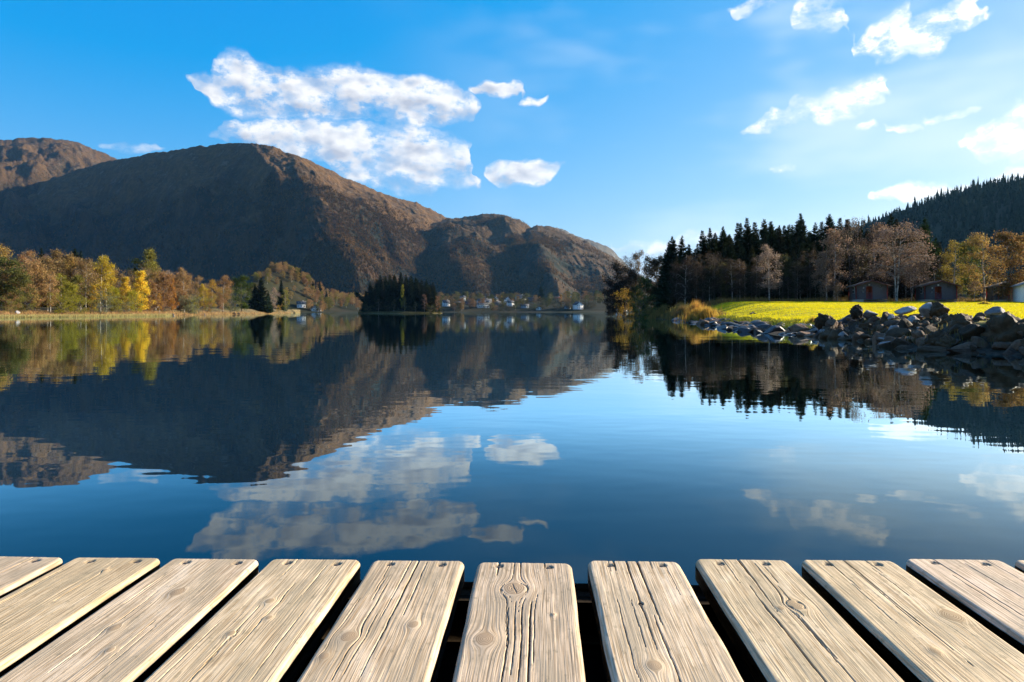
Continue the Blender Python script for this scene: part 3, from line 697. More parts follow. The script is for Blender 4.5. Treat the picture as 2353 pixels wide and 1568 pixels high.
# ------------------------------------------------------------------ right shore forest
def rt(kind, u, ytop, Y, w, col, name, label, group=None, **k):
    X = PX(u, Y); z = float(gz_right(X, Y)); return tree(kind, X, Y, z, float(PZ(ytop, Y))-z, w, col, name, label, group=group, **k)
FG = 'spruces of the dark forest behind the lawn'
fu = [1515, 1540, 1575, 1600, 1640, 1680, 1720, 1760, 1800, 1850, 1900, 1950, 2000, 2060, 2120, 2180]; ft = [590, 555, 535, 545, 520, 518, 508, 512, 500, 502, 504, 506, 500, 506, 530, 560]
for r_, (Y, du) in enumerate(((150, 19), (138, 17), (127, 19), (119, 24))):
    u = 1528.0 + r_*9
    while u < 2175:
        t_ = np.interp(u, fu, ft) + (0, 6, 22, 50)[r_] + TR.uniform(-14, 30)
        rt('spruce', u, t_, Y+TR.uniform(-4, 4), TR.uniform(0.95, 1.3), (DKGREEN, (0.04, 0.045, 0.022), (0.03, 0.044, 0.022), (0.055, 0.05, 0.026))[TR.randrange(4)], 'spruce_tree',
           'dark spruce in the %s of the forest behind the lawn' % ('skyline rows' if r_ < 2 else 'front rows'), FG)
        u += du*TR.uniform(0.65, 1.35)
rt('fullspruce', 2126, 500, 116, 0.95, (0.04, 0.07, 0.025), 'spruce_tree', 'tall green spruce standing free between the cabins')
rt('fullspruce', 2150, 545, 122, 0.9, (0.03, 0.05, 0.02), 'spruce_tree', 'shorter green spruce right of the free standing one')
BG = 'bare undergrowth trees at the dark forest edge'
for i in range(46):
    u = 1560 + i*13.5 + TR.uniform(-6, 6)
    rt(('bare', 'birch')[i % 2], u, 600+TR.uniform(-30, 45), 113.5+TR.uniform(-2.5, 2.5), TR.uniform(0.7, 1.0), ((0.05, 0.04, 0.03), (0.06, 0.045, 0.033), (0.04, 0.042, 0.024))[i % 3], 'bare_tree', 'dark leafless tree at the shaded edge of the forest', BG)
rt('birch', 1768, 548, 108, 0.85, GREYBR, 'birch_tree', 'pale brown birch alone before the dark forest')
rt('birch', 1918, 508, 107, 1.0, (0.20, 0.135, 0.09), 'birch_tree', 'brown birch left of the first cabin roof')
rt('birch', 1900, 560, 106, 0.9, (0.23, 0.16, 0.11), 'birch_tree', 'lower weeping birch at the left of the birch group')
rt('bare', 1955, 488, 110, 0.75, (0.13, 0.10, 0.075), 'birch_tree', 'tall thin birch with bare pale limbs above the first cabin')
rt('birch', 2005, 495, 111, 0.95, (0.17, 0.115, 0.075), 'birch_tree', 'brown birch behind the first cabin')
rt('twinbirch', 2060, 500, 104, 1.05, (0.19, 0.135, 0.10), 'birch_tree', 'large twin stemmed birch between the two cabins', idx=0)
rt('twinbirch', 2095, 560, 107, 0.8, (0.17, 0.12, 0.09), 'birch_tree', 'brown birch at the right of the twin stemmed birch', idx=1)
rt('birch', 2192, 540, 108, 0.9, (0.25, 0.19, 0.04), 'birch_tree', 'yellow olive birch right of the second cabin roof')
rt('leafy', 2225, 545, 118, 0.8, (0.10, 0.12, 0.03), 'leafy_tree', 'green tree behind the yellow olive birch')
rt('birch', 2262, 518, 107, 1.1, (0.24, 0.16, 0.05), 'birch_tree', 'tall golden brown birch left of the third cabin')
rt('leafy', 2322, 519, 100, 0.95, (0.20, 0.12, 0.045), 'leafy_tree', 'broad brown tree with dark trunk in front of the third cabin')
rt('bare', 2272, 640, 97, 0.8, (0.20, 0.13, 0.06), 'bare_tree', 'small leaning brown tree on the lawn by the third cabin', lean=0.35)
rt('bare', 2400, 520, 103, 1.1, (0.16, 0.10, 0.05), 'bare_tree', 'brown tree cut by the right edge of the view')
rt('birch', 2240, 640, 103, 1.0, (0.16, 0.11, 0.06), 'bare_tree', 'thin brown sapling between second and third cabin')
rt('bare', 2205, 655, 101, 1.0, (0.15, 0.10, 0.06), 'bare_tree', 'brown twiggy sapling beside the second cabin')
rt('birch', 1925, 652, 103, 1.0, (0.17, 0.12, 0.07), 'bare_tree', 'low brown sapling left of the first cabin')
for i, (u, yt) in enumerate(((1600, 590), (1635, 575), (1668, 600), (1700, 585), (1738, 610), (1800, 580), (1832, 596), (1862, 570), (1980, 560), (2030, 575))):
    rt(('birch', 'bare', 'leafy')[i % 3], u, yt, 112+TR.uniform(-1, 3), 0.8, ((0.11, 0.08, 0.055), (0.09, 0.07, 0.05), (0.085, 0.08, 0.035))[i % 3], 'bare_tree', 'brown tree standing against the dark spruces of the forest', 'brown trees before the dark forest')
# trees on the tip of the right shore
TIP = [('leafy', 1420, 598, 172, 0.8, (0.035, 0.034, 0.03), 'dark leaning tree at the outermost tip of the right shore'), ('leafy', 1406, 640, 168, 0.8, (0.03, 0.03, 0.028), 'dark low tree overhanging the water at the tip'),
       ('bare', 1447, 575, 176, 0.7, (0.07, 0.06, 0.05), 'thin see-through tree above the tip'), ('birch', 1468, 562, 178, 0.62, (0.12, 0.085, 0.04), 'brown birch against the low cloud at the tip'),
       ('leafy', 1498, 584, 170, 0.8, (0.05, 0.042, 0.03), 'bare tree left of the first forest spruces'), ('leafy', 1515, 580, 165, 0.6, (0.035, 0.035, 0.025), 'dark leafy tree joining the forest edge'),
       ('leafy', 1482, 632, 150, 0.85, (0.02, 0.045, 0.022), 'dark bottle green tree near the tip of the right shore'), ('leafy', 1460, 650, 152, 0.7, (0.02, 0.035, 0.02), 'dark tree left of the bottle green tree'),
       ('leafy', 1540, 625, 140, 0.8, (0.03, 0.035, 0.02), 'dark leafy tree at the left foot of the forest'), ('bush', 1437, 672, 158, 0.85, (0.30, 0.19, 0.03), 'orange yellow bush at the tip of the right shore'),
       ('bush', 1470, 690, 128, 1.0, (0.06, 0.09, 0.02), 'low green bush behind the golden grass'), ('leafy', 1575, 640, 125, 0.8, (0.04, 0.035, 0.022), 'dark brown tree low in the forest front')]
TIP += [('leafy', 1430, 640, 166, 0.9, (0.03, 0.03, 0.024), 'dark full tree right of the overhanging one at the tip'), ('leafy', 1455, 615, 168, 0.8, (0.045, 0.04, 0.03), 'dark brown tree in the middle of the tip group'), ('birch', 1530, 600, 150, 0.8, (0.08, 0.06, 0.04), 'brown birch at the left corner of the forest'),
        ('leafy', 1555, 610, 135, 0.8, (0.05, 0.045, 0.03), 'dark tree half hiding the first spruces'), ('leafy', 1505, 655, 142, 0.8, (0.03, 0.04, 0.02), 'low dark green tree behind the round tussock')]
for (k, u, yt, Y, w, c, lab) in TIP: rt(k, u, yt, Y, w, c, 'shrub' if k == 'bush' else 'shore_tree', lab, cat='shrub' if k == 'bush' else 'tree')

# ------------------------------------------------------------------ trees round the far houses and on the hillock
TG = 'trees among the far houses'; HG = 'autumn trees on the hillock'
def ftree(kind, u, Y, h, w, col, name, label, group, **k):
    X = PX(u, Y); return tree(kind, X, Y, float(gz_far(X, Y)), h, w, col, name, label, group=group, **k)
for i in range(215):
    Y = 735 + 150*TR.random()**0.8; u = TR.gauss(690, 62) if i < 175 else TR.uniform(760, 860)
    if not 575 < u < 870: continue
    if abs(u-692) < 18 and Y < 775: continue
    c = (RUST, TAN, (0.24, 0.17, 0.05), OLIVE, BROWN)[i % 5]
    ftree(('birch', 'leafy')[i % 2], u, Y if u < 760 else Y+70, TR.uniform(8, 13), 1.15, c, 'autumn_tree', '%s tree on the wooded hillock behind the left point' % ('rust', 'tan', 'golden brown', 'olive', 'brown')[i % 5], HG)
for i in range(9): ftree('spruce', TR.uniform(620, 770), 800+60*TR.random(), TR.uniform(12, 16), 1.0, DKGREEN, 'spruce_tree', 'dark spruce on the hillock among autumn trees', HG)
for i in range(150):
    u = TR.uniform(985, 1440); Y = 868 + 170*TR.random()
    c = ((0.16, 0.11, 0.05), (0.20, 0.12, 0.06), (0.12, 0.11, 0.04), (0.07, 0.08, 0.03), (0.06, 0.065, 0.03))[i % 5]
    ftree(('leafy', 'birch', 'bush', 'leafy')[i % 4], u, Y, TR.uniform(8, 15) if i % 4 != 2 else TR.uniform(5, 7), 1.35, c, 'garden_tree', '%s %s among the houses across the lake' % (('tan', 'rust', 'olive', 'green', 'dark green')[i % 5], 'garden shrub' if i % 4 == 2 else 'garden tree'), TG)
for i in range(26): ftree('bush', TR.uniform(1000, 1420), 858+14*TR.random(), TR.uniform(4, 7), 1.3, ((0.05, 0.055, 0.028), (0.06, 0.055, 0.03))[i % 2], 'shrub', 'dark shrub along the far shore below the houses', TG, cat='shrub')
ftree('cone', 1163-10, 980, 12, 0.7, (0.36, 0.25, 0.03), 'birch_tree', 'small bright yellow tree beside the white gabled far house', None)
ftree('cone', 1133, 930, 10, 0.9, (0.30, 0.17, 0.03), 'birch_tree', 'orange tree at the right end of the long far house', None)
ftree('cone', 1062, 880, 10, 1.0, (0.26, 0.16, 0.04), 'birch_tree', 'small golden tree near the far shore left of the long white house', None)
ftree('cone', 1288, 880, 19, 0.6, (0.24, 0.15, 0.05), 'birch_tree', 'slim golden tree left of the tall white far house', None)
ftree('birch', 1298, 905, 20, 0.6, (0.22, 0.14, 0.06), 'birch_tree', 'tan tree left of the tall white far house', None)
ftree('spruce', 1243, 980, 22, 1.3, DKGREEN, 'spruce_tree', 'dark spruce standing alone among the far houses', None)

# ------------------------------------------------------------------ far woods that read as one mass
def icos():
    p = (1+5**0.5)/2; V = np.array([(-1,p,0),(1,p,0),(-1,-p,0),(1,-p,0),(0,-1,p),(0,1,p),(0,-1,-p),(0,1,-p),(p,0,-1),(p,0,1),(-p,0,-1),(-p,0,1)], float)/math.sqrt(1+p*p)
    F = np.array([(0,11,5),(0,5,1),(0,1,7),(0,7,10),(0,10,11),(1,5,9),(5,11,4),(11,10,2),(10,7,6),(7,1,8),(3,9,4),(3,4,2),(3,2,6),(3,6,8),(3,8,9),(4,9,5),(2,4,11),(6,2,10),(8,6,7),(9,8,1)]); return V, F
def wood_mat(name, cols):
    m, t, out = new_mat(name); r = t.node('ShaderNodeNewGeometry').outputs['Random Per Island']
    cr = t.node('ShaderNodeValToRGB'); cr.color_ramp.interpolation = 'CONSTANT'
    while len(cr.color_ramp.elements) < len(cols): cr.color_ramp.elements.new(0.5)
    for i, c in enumerate(cols): cr.color_ramp.elements[i].position = i/len(cols); cr.color_ramp.elements[i].color = (*c, 1)
    t.l.new(r, cr.inputs[0]); d_ = t.node('ShaderNodeBsdfDiffuse', {'Color': cr.outputs[0]}); t_ = t.node('ShaderNodeBsdfTranslucent', {'Color': cr.outputs[0]})
    mx = t.node('ShaderNodeMixShader', {0: 0.25}); t.l.new(d_.outputs[0], mx.inputs[1]); t.l.new(t_.outputs[0], mx.inputs[2]); t.l.new(mx.outputs[0], out.inputs[0]); return m
def scatter_mass(name, TV, TF, pos, sx, sz, mat, seed, label):
    rg = np.random.default_rng(seed); n = len(pos)
    a = rg.uniform(0, 6.283, n); c, s = np.cos(a), np.sin(a)
    V = np.repeat(TV[None], n, 0)*(1+rg.normal(0, 0.16, (n, len(TV), 1)))
    X = V[..., 0]*c[:, None]-V[..., 1]*s[:, None]; Y = V[..., 0]*s[:, None]+V[..., 1]*c[:, None]
    W = np.stack([X*sx[:, None], Y*sx[:, None], V[..., 2]*sz[:, None]], -1) + pos[:, None, :]
    F = (TF[None] + (np.arange(n)*len(TV))[:, None, None]).reshape(-1, TF.shape[1])
    o = obj(name, mesh(name, W.reshape(-1, 3), F, mat)); tag(o, label, kind='stuff'); return o
IV, IF = icos()
_r = np.random.default_rng(77); _c = _r.normal(size=(13, 3)); _c = _c/np.linalg.norm(_c, axis=1)[:, None]*_r.uniform(0.2, 0.95, (13, 1)); _c[:, 2] *= 1.2
TUFT_V = (_c[:, None, :] + _r.normal(0, 0.42, (13, 3, 3))).reshape(-1, 3); TUFT_F = np.arange(39).reshape(13, 3)
def pick(key, n, tmin, tmax, seed, dens=None, ulo=-300, uhi=2353):
    X, Y, Z, T, U = SURF[key]; rg = np.random.default_rng(seed)
    ok = np.argwhere((T > tmin) & (T < tmax) & (U > ulo) & (U < uhi)); w = np.ones(len(ok))
    if dens is not None: w = dens(X[ok[:, 0], ok[:, 1]], Y[ok[:, 0], ok[:, 1]], T[ok[:, 0], ok[:, 1]])
    # equal chance per ground area: weight by depth step
    i = ok[rg.choice(len(ok), n, p=w/w.sum())]
    P = np.stack([X[i[:, 0], i[:, 1]], Y[i[:, 0], i[:, 1]], Z[i[:, 0], i[:, 1]]], 1)
    P[:, :2] += rg.normal(0, 3.0, (n, 2)); return P, T[i[:, 0], i[:, 1]]
AUT = wood_mat('far autumn wood', [(0.08, 0.045, 0.02), (0.11, 0.06, 0.024), (0.065, 0.04, 0.02), (0.035, 0.032, 0.015), (0.15, 0.082, 0.026), (0.02, 0.024, 0.012), (0.09, 0.05, 0.024)])
for key, n, tmax, sd, ulo, uhi, lab in (('mountain2', 12000, 0.66, 51, 600, 1100, 'brown birch wood on the sunlit spur of the bare mountain'), ('mountain2', 3500, 0.6, 55, -200, 600, 'scrubby wood in the shade of the bare mountain'),
                              ('mountain3', 18000, 0.98, 52, 780, 1420, 'brown autumn wood covering the middle ridge'), ('mountain4', 11000, 0.98, 53, 1100, 1700, 'brown autumn wood covering the low spur'), ('mountain1', 2500, 0.8, 54, -300, 300, 'scrub wood on the far left summit')):
    P, T = pick(key, n, 0.0, tmax, sd, lambda x, y, t: (0.04+sst(0.36, 0.5, fbm(x/150., y/150., 4, 5)))*(sst(1.02, 0.4, t)+0.05), ulo, uhi)
    rg = np.random.default_rng(sd); s = rg.uniform(1.9, 4.6, n)*(1.1-0.4*T)
    scatter_mass('far_wood', TUFT_V, TUFT_F, P+np.array([0, 0, 1.2]), s, s*1.15, AUT, sd, lab)
# low spruces of the right hill
k = 5; TVs, TFs = [], []
for (r0, z0, z1) in ((1.0, 0.06, 0.55), (0.72, 0.32, 0.8), (0.42, 0.6, 1.0)):
    b = len(TVs)
    TVs += [(r0*math.cos(i*6.283/k), r0*math.sin(i*6.283/k), z0) for i in range(k)] + [(0, 0, z1)]
    TFs += [(b+i, b+(i+1) % k, b+k) for i in range(k)]
SPM = wood_mat('hill spruces', [(0.018, 0.03, 0.018), (0.022, 0.034, 0.02), (0.028, 0.036, 0.02), (0.016, 0.026, 0.016)])
P, T = pick('hill6', 6500, 0.02, 1.0, 61, None, 1800, 2900)
rg = np.random.default_rng(62); h_ = rg.uniform(5, 16, len(P))*rg.uniform(0.8, 1.1, len(P))
scatter_mass('hillside_forest', np.array(TVs), np.array(TFs), P-np.array([0, 0, 0.5]), h_*rg.uniform(0.13, 0.24, len(P)), h_, SPM, 63, 'dense spruce forest covering the hill on the right')
# ================================================================== GRASS AND REEDS
def blades(P, h, w, rng, lean=0.35):
    """single bent blades: root pair, middle pair, tip"""
    n = len(P); a = rng.uniform(0, 6.283, n); d = np.stack([np.cos(a), np.sin(a), 0*a], 1); s = np.stack([-d[:, 1], d[:, 0], 0*a], 1)
    h = np.broadcast_to(h, (n,))[:, None]; w = np.broadcast_to(w, (n,))[:, None]; l = rng.uniform(0.1, 1.0, n)[:, None]*lean
    up = np.array([[0, 0, 1.0]])
    V = np.stack([P - s*w, P + s*w, P + up*h*0.55 + d*h*l*0.3 + s*w*0.7, P + up*h*0.55 + d*h*l*0.3 - s*w*0.7, P + up*h*(1-0.25*l) + d*h*l], 1)
    b = (np.arange(n)*5)[:, None]
    return V.reshape(-1, 3), [np.concatenate([b+0, b+1, b+2, b+3], 1), np.concatenate([b+3, b+2, b+4], 1)]
rg = np.random.default_rng(31)
# lawn sward: denser towards the viewer
Y = np.concatenate([rg.uniform(24, 46, 50000), rg.uniform(40, 108, 150000)])
u = rg.uniform(1580, 2480, len(Y)); X = PX(u, Y); d = X - shore_r(Y)
ok = d > 3.0 + 0.5*rg.random(len(Y)); X, Y, d = X[ok], Y[ok], d[ok]; n = len(X)
P = np.stack([X, Y, gz_right(X, Y)-0.01], 1); hh = (rg.uniform(0.04, 0.065, n)*(0.75+0.9*fbm(X/3., Y/3., 3, 9)))[:, None]; a = rg.uniform(0, 6.283, n); dv = np.stack([np.cos(a), np.sin(a), 0*a], 1); sv = np.stack([-dv[:, 1], dv[:, 0], 0*a], 1)*(0.018+0.0004*Y)[:, None]
V = np.stack([P-sv, P+sv, P+dv*hh*rg.uniform(0.1, 0.7, n)[:, None]+np.array([[0, 0, 1.0]])*hh], 1).reshape(-1, 3)
o = obj('grass', mesh('lawn grass', V, np.arange(n*3).reshape(n, 3), SWARD)); o.color = (0.54, 0.475, 0.015, 1); tag(o, 'short sunlit yellow green lawn grass', kind='stuff')
# rough dark green fringe where the lawn breaks off
Y = rg.uniform(37, 110, 9000); d = rg.uniform(2.0, 3.6, len(Y)); X = shore_r(Y)+d
P = np.stack([X, Y, gz_right(X, Y)-0.03], 1)
o = obj('grass', mesh('fringe grass', *blades(P, rg.uniform(0.12, 0.34, len(P)), 0.016, rg, 1.0), BLADE)); o.color = (0.13, 0.14, 0.025, 1); tag(o, 'rough green grass fringe along the lawn edge', kind='stuff')
# dry rough grass in front of the forest
Y = rg.uniform(104, 112, 9000); u = rg.uniform(1600, 2420, len(Y)); X = PX(u, Y); P = np.stack([X, Y, gz_right(X, Y)], 1)
o = obj('grass', mesh('rough grass', *blades(P, rg.uniform(0.3, 1.0, len(P))*(0.4+fbm(X/4., Y/4., 3, 3)), 0.03, rg, 0.7), BLADE)); o.color = (0.20, 0.14, 0.05, 1); tag(o, 'tall dry grass along the foot of the forest', kind='stuff')
Y = rg.uniform(14, 37, 2600); d = rg.uniform(0.4, 3.4, len(Y)); X = shore_r(Y)+d; P = np.stack([X, Y, np.interp(d, [0, 0.6, 1.4, 2.2, 2.9, 3.6], [0.0, 0.3, 0.66, 0.86, 0.92, 0.85])*np.where(Y < 22, 0.84, 1.0)], 1); ok = fbm(X/0.9, Y/0.9, 2, 14) > 0.52
o = obj('grass', mesh('bank weeds', *blades(P[ok], rg.uniform(0.1, 0.3, ok.sum()), 0.008, rg, 0.9), BLADE)); o.color = (0.16, 0.13, 0.045, 1); tag(o, 'dry weeds growing between the stones of the bank', kind='stuff')
# golden tussocks on the tip of the right shore
TUS = [(1447, 700, 140, 3.2, (0.30, 0.20, 0.06), 'long low golden tussock at the outer end of the grassy tip'), (1485, 696, 118, 3.2, (0.30, 0.20, 0.06), 'golden tussock left of the round green one'), (1512, 690, 103, 2.4, (0.20, 0.17, 0.06), 'round olive green tussock on the grassy tip'),
       (1530, 697, 98, 1.6, (0.26, 0.17, 0.06), 'tan tussock right of the round olive one'), (1556, 690, 88, 1.3, (0.46, 0.30, 0.04), 'bright yellow upright tussock at the lawn corner'), (1580, 683, 84, 1.5, (0.42, 0.24, 0.06), 'tallest orange gold tussock at the lawn corner'),
       (1598, 700, 80, 1.6, (0.40, 0.24, 0.05), 'orange tussock leaning over the lawn corner'), (1622, 699, 78, 1.4, (0.40, 0.25, 0.05), 'golden tussock at the left end of the lawn'), (1868, 722, 41, 0.45, (0.36, 0.25, 0.05), 'small golden tuft where lawn meets rocks'),
       (2262, 690, 84, 0.7, (0.42, 0.30, 0.05), 'yellow tuft on the lawn before the third cabin'), (2140, 694, 92, 0.7, (0.35, 0.28, 0.05), 'pale tuft before the second cabin')]
for (u, yt, Y, rad, c, lab) in TUS:
    x = PX(u, Y)
    if u < 1640: x = max(x, float(shore_r(Y))+1.6)
    z = float(gz_right(x, Y)); h = max(0.5, float(PZ(yt, Y))-z); n = int(900*min(2, rad)) if rad > 0.6 else 260
    rr = np.abs(rg.normal(0, 0.5, n))*rad; aa = rg.uniform(0, 6.283, n); px, py = rr*np.cos(aa), rr*np.sin(aa)
    pz = gz_right(x+px, Y+py)-z
    hh = h*rg.uniform(0.45, 1.05, n)*(1-0.45*np.clip(rr/rad/1.2, 0, 1))
    o = obj('grass_tussock', mesh('tussock', *blades(np.stack([px, py, pz-0.03], 1), hh, 0.012+0.00015*Y, rg, 0.35), BLADE), None, (x, Y, z)); o.color = (*c, 1); tag(o, lab, 'grass tussock', 'golden grass tussocks of the right shore')
# sedge on the dark bank below the tussocks
Y = rg.uniform(78, 165, 9000); d = rg.uniform(0.2, 4.5, len(Y)); X = shore_r(Y)+d; P = np.stack([X, Y, gz_right(X, Y)-0.03], 1)
o = obj('sedge', mesh('sedge', *blades(P, rg.uniform(0.3, 0.9, len(P)), 0.03, rg, 0.9), BLADE)); o.color = (0.16, 0.115, 0.04, 1); tag(o, 'brown sedge on the low bank of the right tip', kind='stuff')
# reed belt and dry shore grass on the left bank
u = rg.uniform(-420, 396, 26000); Y = shore_l(u)-rg.uniform(-1.0, 5.5, len(u)); X = PX(u, Y)
o = obj('reeds', mesh('reeds', *blades(np.stack([X, Y, 0*X-0.05], 1), rg.uniform(0.45, 0.8, len(u)), 0.03, rg, 0.3), BLADE)); o.color = (0.40, 0.34, 0.14, 1); tag(o, 'pale green belt of reeds standing in the water on the left', kind='stuff')
u = rg.uniform(-420, 668, 16000); Y = shore_l(u)+np.where(u < 400, rg.uniform(0.5, 7.5, len(u)), rg.uniform(-3.5, 5.5, len(u))); X = PX(u, Y)
o = obj('shore_grass', mesh('shore grass', *blades(np.stack([X, Y, np.maximum(gz_left(X, Y), -0.1)-0.05], 1), rg.uniform(0.35, 0.95, len(u))*(0.6+0.7*fbm(X/7., Y/7., 3, 3)), 0.04, rg, 0.6), BLADE)); o.color = (0.42, 0.27, 0.12, 1); tag(o, 'dry straw coloured grass along the left shore', kind='stuff')
# pale grass rim of the island and the far shore
a = rg.uniform(math.pi, 2*math.pi, 4000); r_ = rg.uniform(0.93, 1.02, 4000); X = ix+25.5*r_*np.cos(a); Y = iy+17*r_*np.sin(a)
o = obj('shore_grass', mesh('island grass', *blades(np.stack([X, Y, np.maximum(gz_isl(X, Y), 0)-0.05], 1), rg.uniform(0.4, 0.9, 4000), 0.06, rg, 0.6), BLADE)); o.color = (0.17, 0.15, 0.06, 1); tag(o, 'dull green grass rim of the island', kind='stuff')
# ================================================================== STONES
def stone_mat(name, c1, c2, c3, rough=0.75):
    m, t, out = new_mat(name)
    v = t.node('ShaderNodeTexCoord').outputs['Object']; r = t.node('ShaderNodeObjectInfo').outputs['Random']
    vv = t.vmath('ADD', v, t.node('ShaderNodeCombineXYZ', {0: t.math('MULTIPLY', r, 40.0)}).outputs[0])
    n = t.noise(vv, 2.2, 5, 0.62); f = t.noise(vv, 14, 3, 0.6)
    c = t.mix(t.remap(n, 0.36, 0.64), c1, c2); c = t.mix(t.remap(f, 0.55, 0.7, 0, 0.6), c, c3)
    c = t.mix(1.0, c, t.node('ShaderNodeCombineXYZ', {0: t.remap(r, 0, 1, .55, 1.35, 'LINEAR'), 1: t.remap(r, 0, 1, .55, 1.3, 'LINEAR'), 2: t.remap(r, 0, 1, .58, 1.3, 'LINEAR')}).outputs[0], 'MULTIPLY')
    bsdf(t, out, Base_Color=c, Roughness=rough, Specular_IOR_Level=0.15 if rough > 0.5 else 0.5, Normal=bump(t, t.math('MULTIPLY_ADD', n, 2.0, f), 0.6, 0.03)); return m
STONE = stone_mat('grey brown stone', (0.085, 0.05, 0.03), (0.15, 0.095, 0.06), (0.038, 0.026, 0.015))
MOSSY = stone_mat('earthy stone', (0.045, 0.028, 0.014), (0.085, 0.054, 0.029), (0.045, 0.038, 0.015))
PALE = stone_mat('pale blue grey stone', (0.20, 0.19, 0.18), (0.30, 0.285, 0.26), (0.12, 0.115, 0.105))
WET = stone_mat('wet slab stone', (0.032, 0.024, 0.02), (0.06, 0.046, 0.038), (0.016, 0.013, 0.011), 0.45)
def ico(sub):
    V, F = icos()
    for _ in range(sub):
        V = list(map(tuple, V)); mid = {}; NF = []
        def mp(a, b):
            k = (min(a, b), max(a, b))
            if k not in mid:
                p = (np.array(V[a])+np.array(V[b])); p /= np.linalg.norm(p); mid[k] = len(V); V.append(tuple(p))
            return mid[k]
        for a, b, c in F:
            x, y, z = mp(a, b), mp(b, c), mp(c, a); NF += [(a, x, z), (b, y, x), (c, z, y), (x, y, z)]
        V = np.array(V); F = np.array(NF)
    return np.array(V), np.array(F)
I3 = ico(3); I2 = ico(2)
def boulder(seed, base, planes=11, rough=0.10, sq=(1, 0.8, 0.6), lumpy=0.0):
    rg = np.random.default_rng(seed); V, F = base; D = V.copy()
    r = np.ones(len(V))
    for _ in range(planes):                         # knock flat faces off a ball
        n = rg.normal(size=3); n /= np.linalg.norm(n); k = rg.uniform(0.45, 0.85)
        dp = D@n; r = np.where(dp > 1e-3, np.minimum(r, k/np.maximum(dp, 1e-3)), r)
    a = D*2.1 + seed
    nz = fbm(a[:, 0]+a[:, 2]*1.3, a[:, 1]-a[:, 2]*0.7, 4, seed) - 0.5; n2 = fbm(a[:, 0]*3-a[:, 2]*2.3, a[:, 1]*3+a[:, 2]*1.7, 3, seed+1)-0.5
    r = r*(1 + rough*2*nz + rough*0.8*n2 + lumpy*np.abs(n2)*2)
    return D*r[:, None]*np.array(sq), F
ROCKS = {}
for i in range(9): ROCKS.setdefault('block', []).append(boulder(10+i, I3, 13, 0.06, (1, 0.75+0.05*(i % 4), 0.55+0.06*(i % 3))))
for i in range(4): ROCKS.setdefault('slab', []).append(boulder(40+i, I3, 10, 0.06, (1, 0.7, 0.26)))
for i in range(3): ROCKS.setdefault('clod', []).append(boulder(60+i, I3, 4, 0.34, (0.9, 0.8, 0.9), 0.35))
for i in range(3): ROCKS.setdefault('round', []).append(boulder(80+i, I3, 4, 0.05, (1, 0.85, 0.75)))
RM = {}
def rock_mesh(kind, i, mat):
    k = (kind, i % len(ROCKS[kind]), mat.name)
    if k not in RM: RM[k] = mesh('%s stone' % kind, *ROCKS[kind][k[1]], mat, kind in ('round', 'clod'))
    return RM[k]
SR = random.Random(5)
def rock(parent, kind, x, y, z, s, mat, name='stone', tilt=0.35, rz=None, i=None, flat=1.0):
    o = obj(name, rock_mesh(kind, SR.randrange(20) if i is None else i, mat), parent)
    p = Vector((x, y, z)); o.location = p - parent.location if parent else p
    o.rotation_euler = (SR.gauss(0, tilt), SR.gauss(0, tilt), SR.uniform(0, 6.28) if rz is None else rz); o.scale = (s, s, s*flat); return o
# the heaped stone bank at the right: big blocks first, smaller ones wedged between
bank = empty('stone_bank', (15.2, 24, 0)); tag(bank, 'heaped bank of dark boulders and earth along the right shore', 'stone bank')
cnt = 0
def face_z(d): return np.interp(d, [-0.5, 0, 0.6, 1.4, 2.2, 2.9, 3.6], [-0.25, 0.02, 0.36, 0.78, 1.02, 1.10, 0.95])
for y in np.arange(13.2, 36.6, 0.55):
    for d in (0.05, 0.75, 1.45, 2.15, 2.8):
        yy_ = y + SR.uniform(-0.3, 0.3); dd_ = d + SR.uniform(-0.25, 0.25); s = SR.choice((0.34, 0.42, 0.5, 0.58, 0.72))*(1.0 if d < 2.5 else 0.85)
        if yy_ > 34: s *= 0.8
        x = float(shore_r(yy_)) + dd_
        kind = SR.choice(('block', 'block', 'block', 'slab', 'slab', 'clod')); mat = SR.choice((STONE, STONE, STONE, MOSSY, MOSSY)) if kind != 'clod' else MOSSY
        zz = float(face_z(dd_))*(0.70 if yy_ < 22 else 0.84) + SR.uniform(-0.12, 0.08) - 0.1
        rock(bank, kind, x, yy_, zz, s, mat, tilt=0.5); cnt += 1
for k in range(75):
    yy_ = SR.uniform(13, 35.8); dd_ = SR.uniform(-0.2, 3.0); s = SR.uniform(0.10, 0.26)
    rock(bank, SR.choice(('block', 'block', 'slab', 'round')), float(shore_r(yy_))+dd_, yy_, float(face_z(dd_))*(0.70 if yy_ < 22 else 0.84)+0.2, s, SR.choice((STONE, MOSSY, PALE, STONE)), tilt=0.5)
# single stones that stand out
def single(kind, u, y, s, mat, label, Y=None, flat=1.0, i=0, rz=None, tilt=0.12, dz=0.0):
    if Y is None: Y = ZC*FPX/(y-HY)
    X = PX(u, Y); Z = float(PZ(y, Y)) if Y is not None else 0.0
    o = rock(None, kind, X, Y, Z+dz, s, mat, 'boulder', tilt, rz, i, flat); tag(o, label, 'boulder'); return o
single('slab', 2040, 792, 0.46, PALE, 'pale flat stone lying in the water below the stone bank', Y=25.5, flat=1.1, i=1, rz=0.2, tilt=0.04)
single('round', 2288, 714, 0.40, PALE, 'round pale boulder perched on top of the stone bank', Y=25.0, i=1, dz=-0.1)
single('round', 2134, 706, 0.42, PALE, 'pale rounded boulder on the crest near the middle of the stone bank', Y=27.5, i=0, dz=-0.12)
single('slab', 2080, 708, 0.52, PALE, 'long pale slab on the crest of the stone bank', Y=30, dz=-0.1, i=2, rz=0.4, flat=1.3)
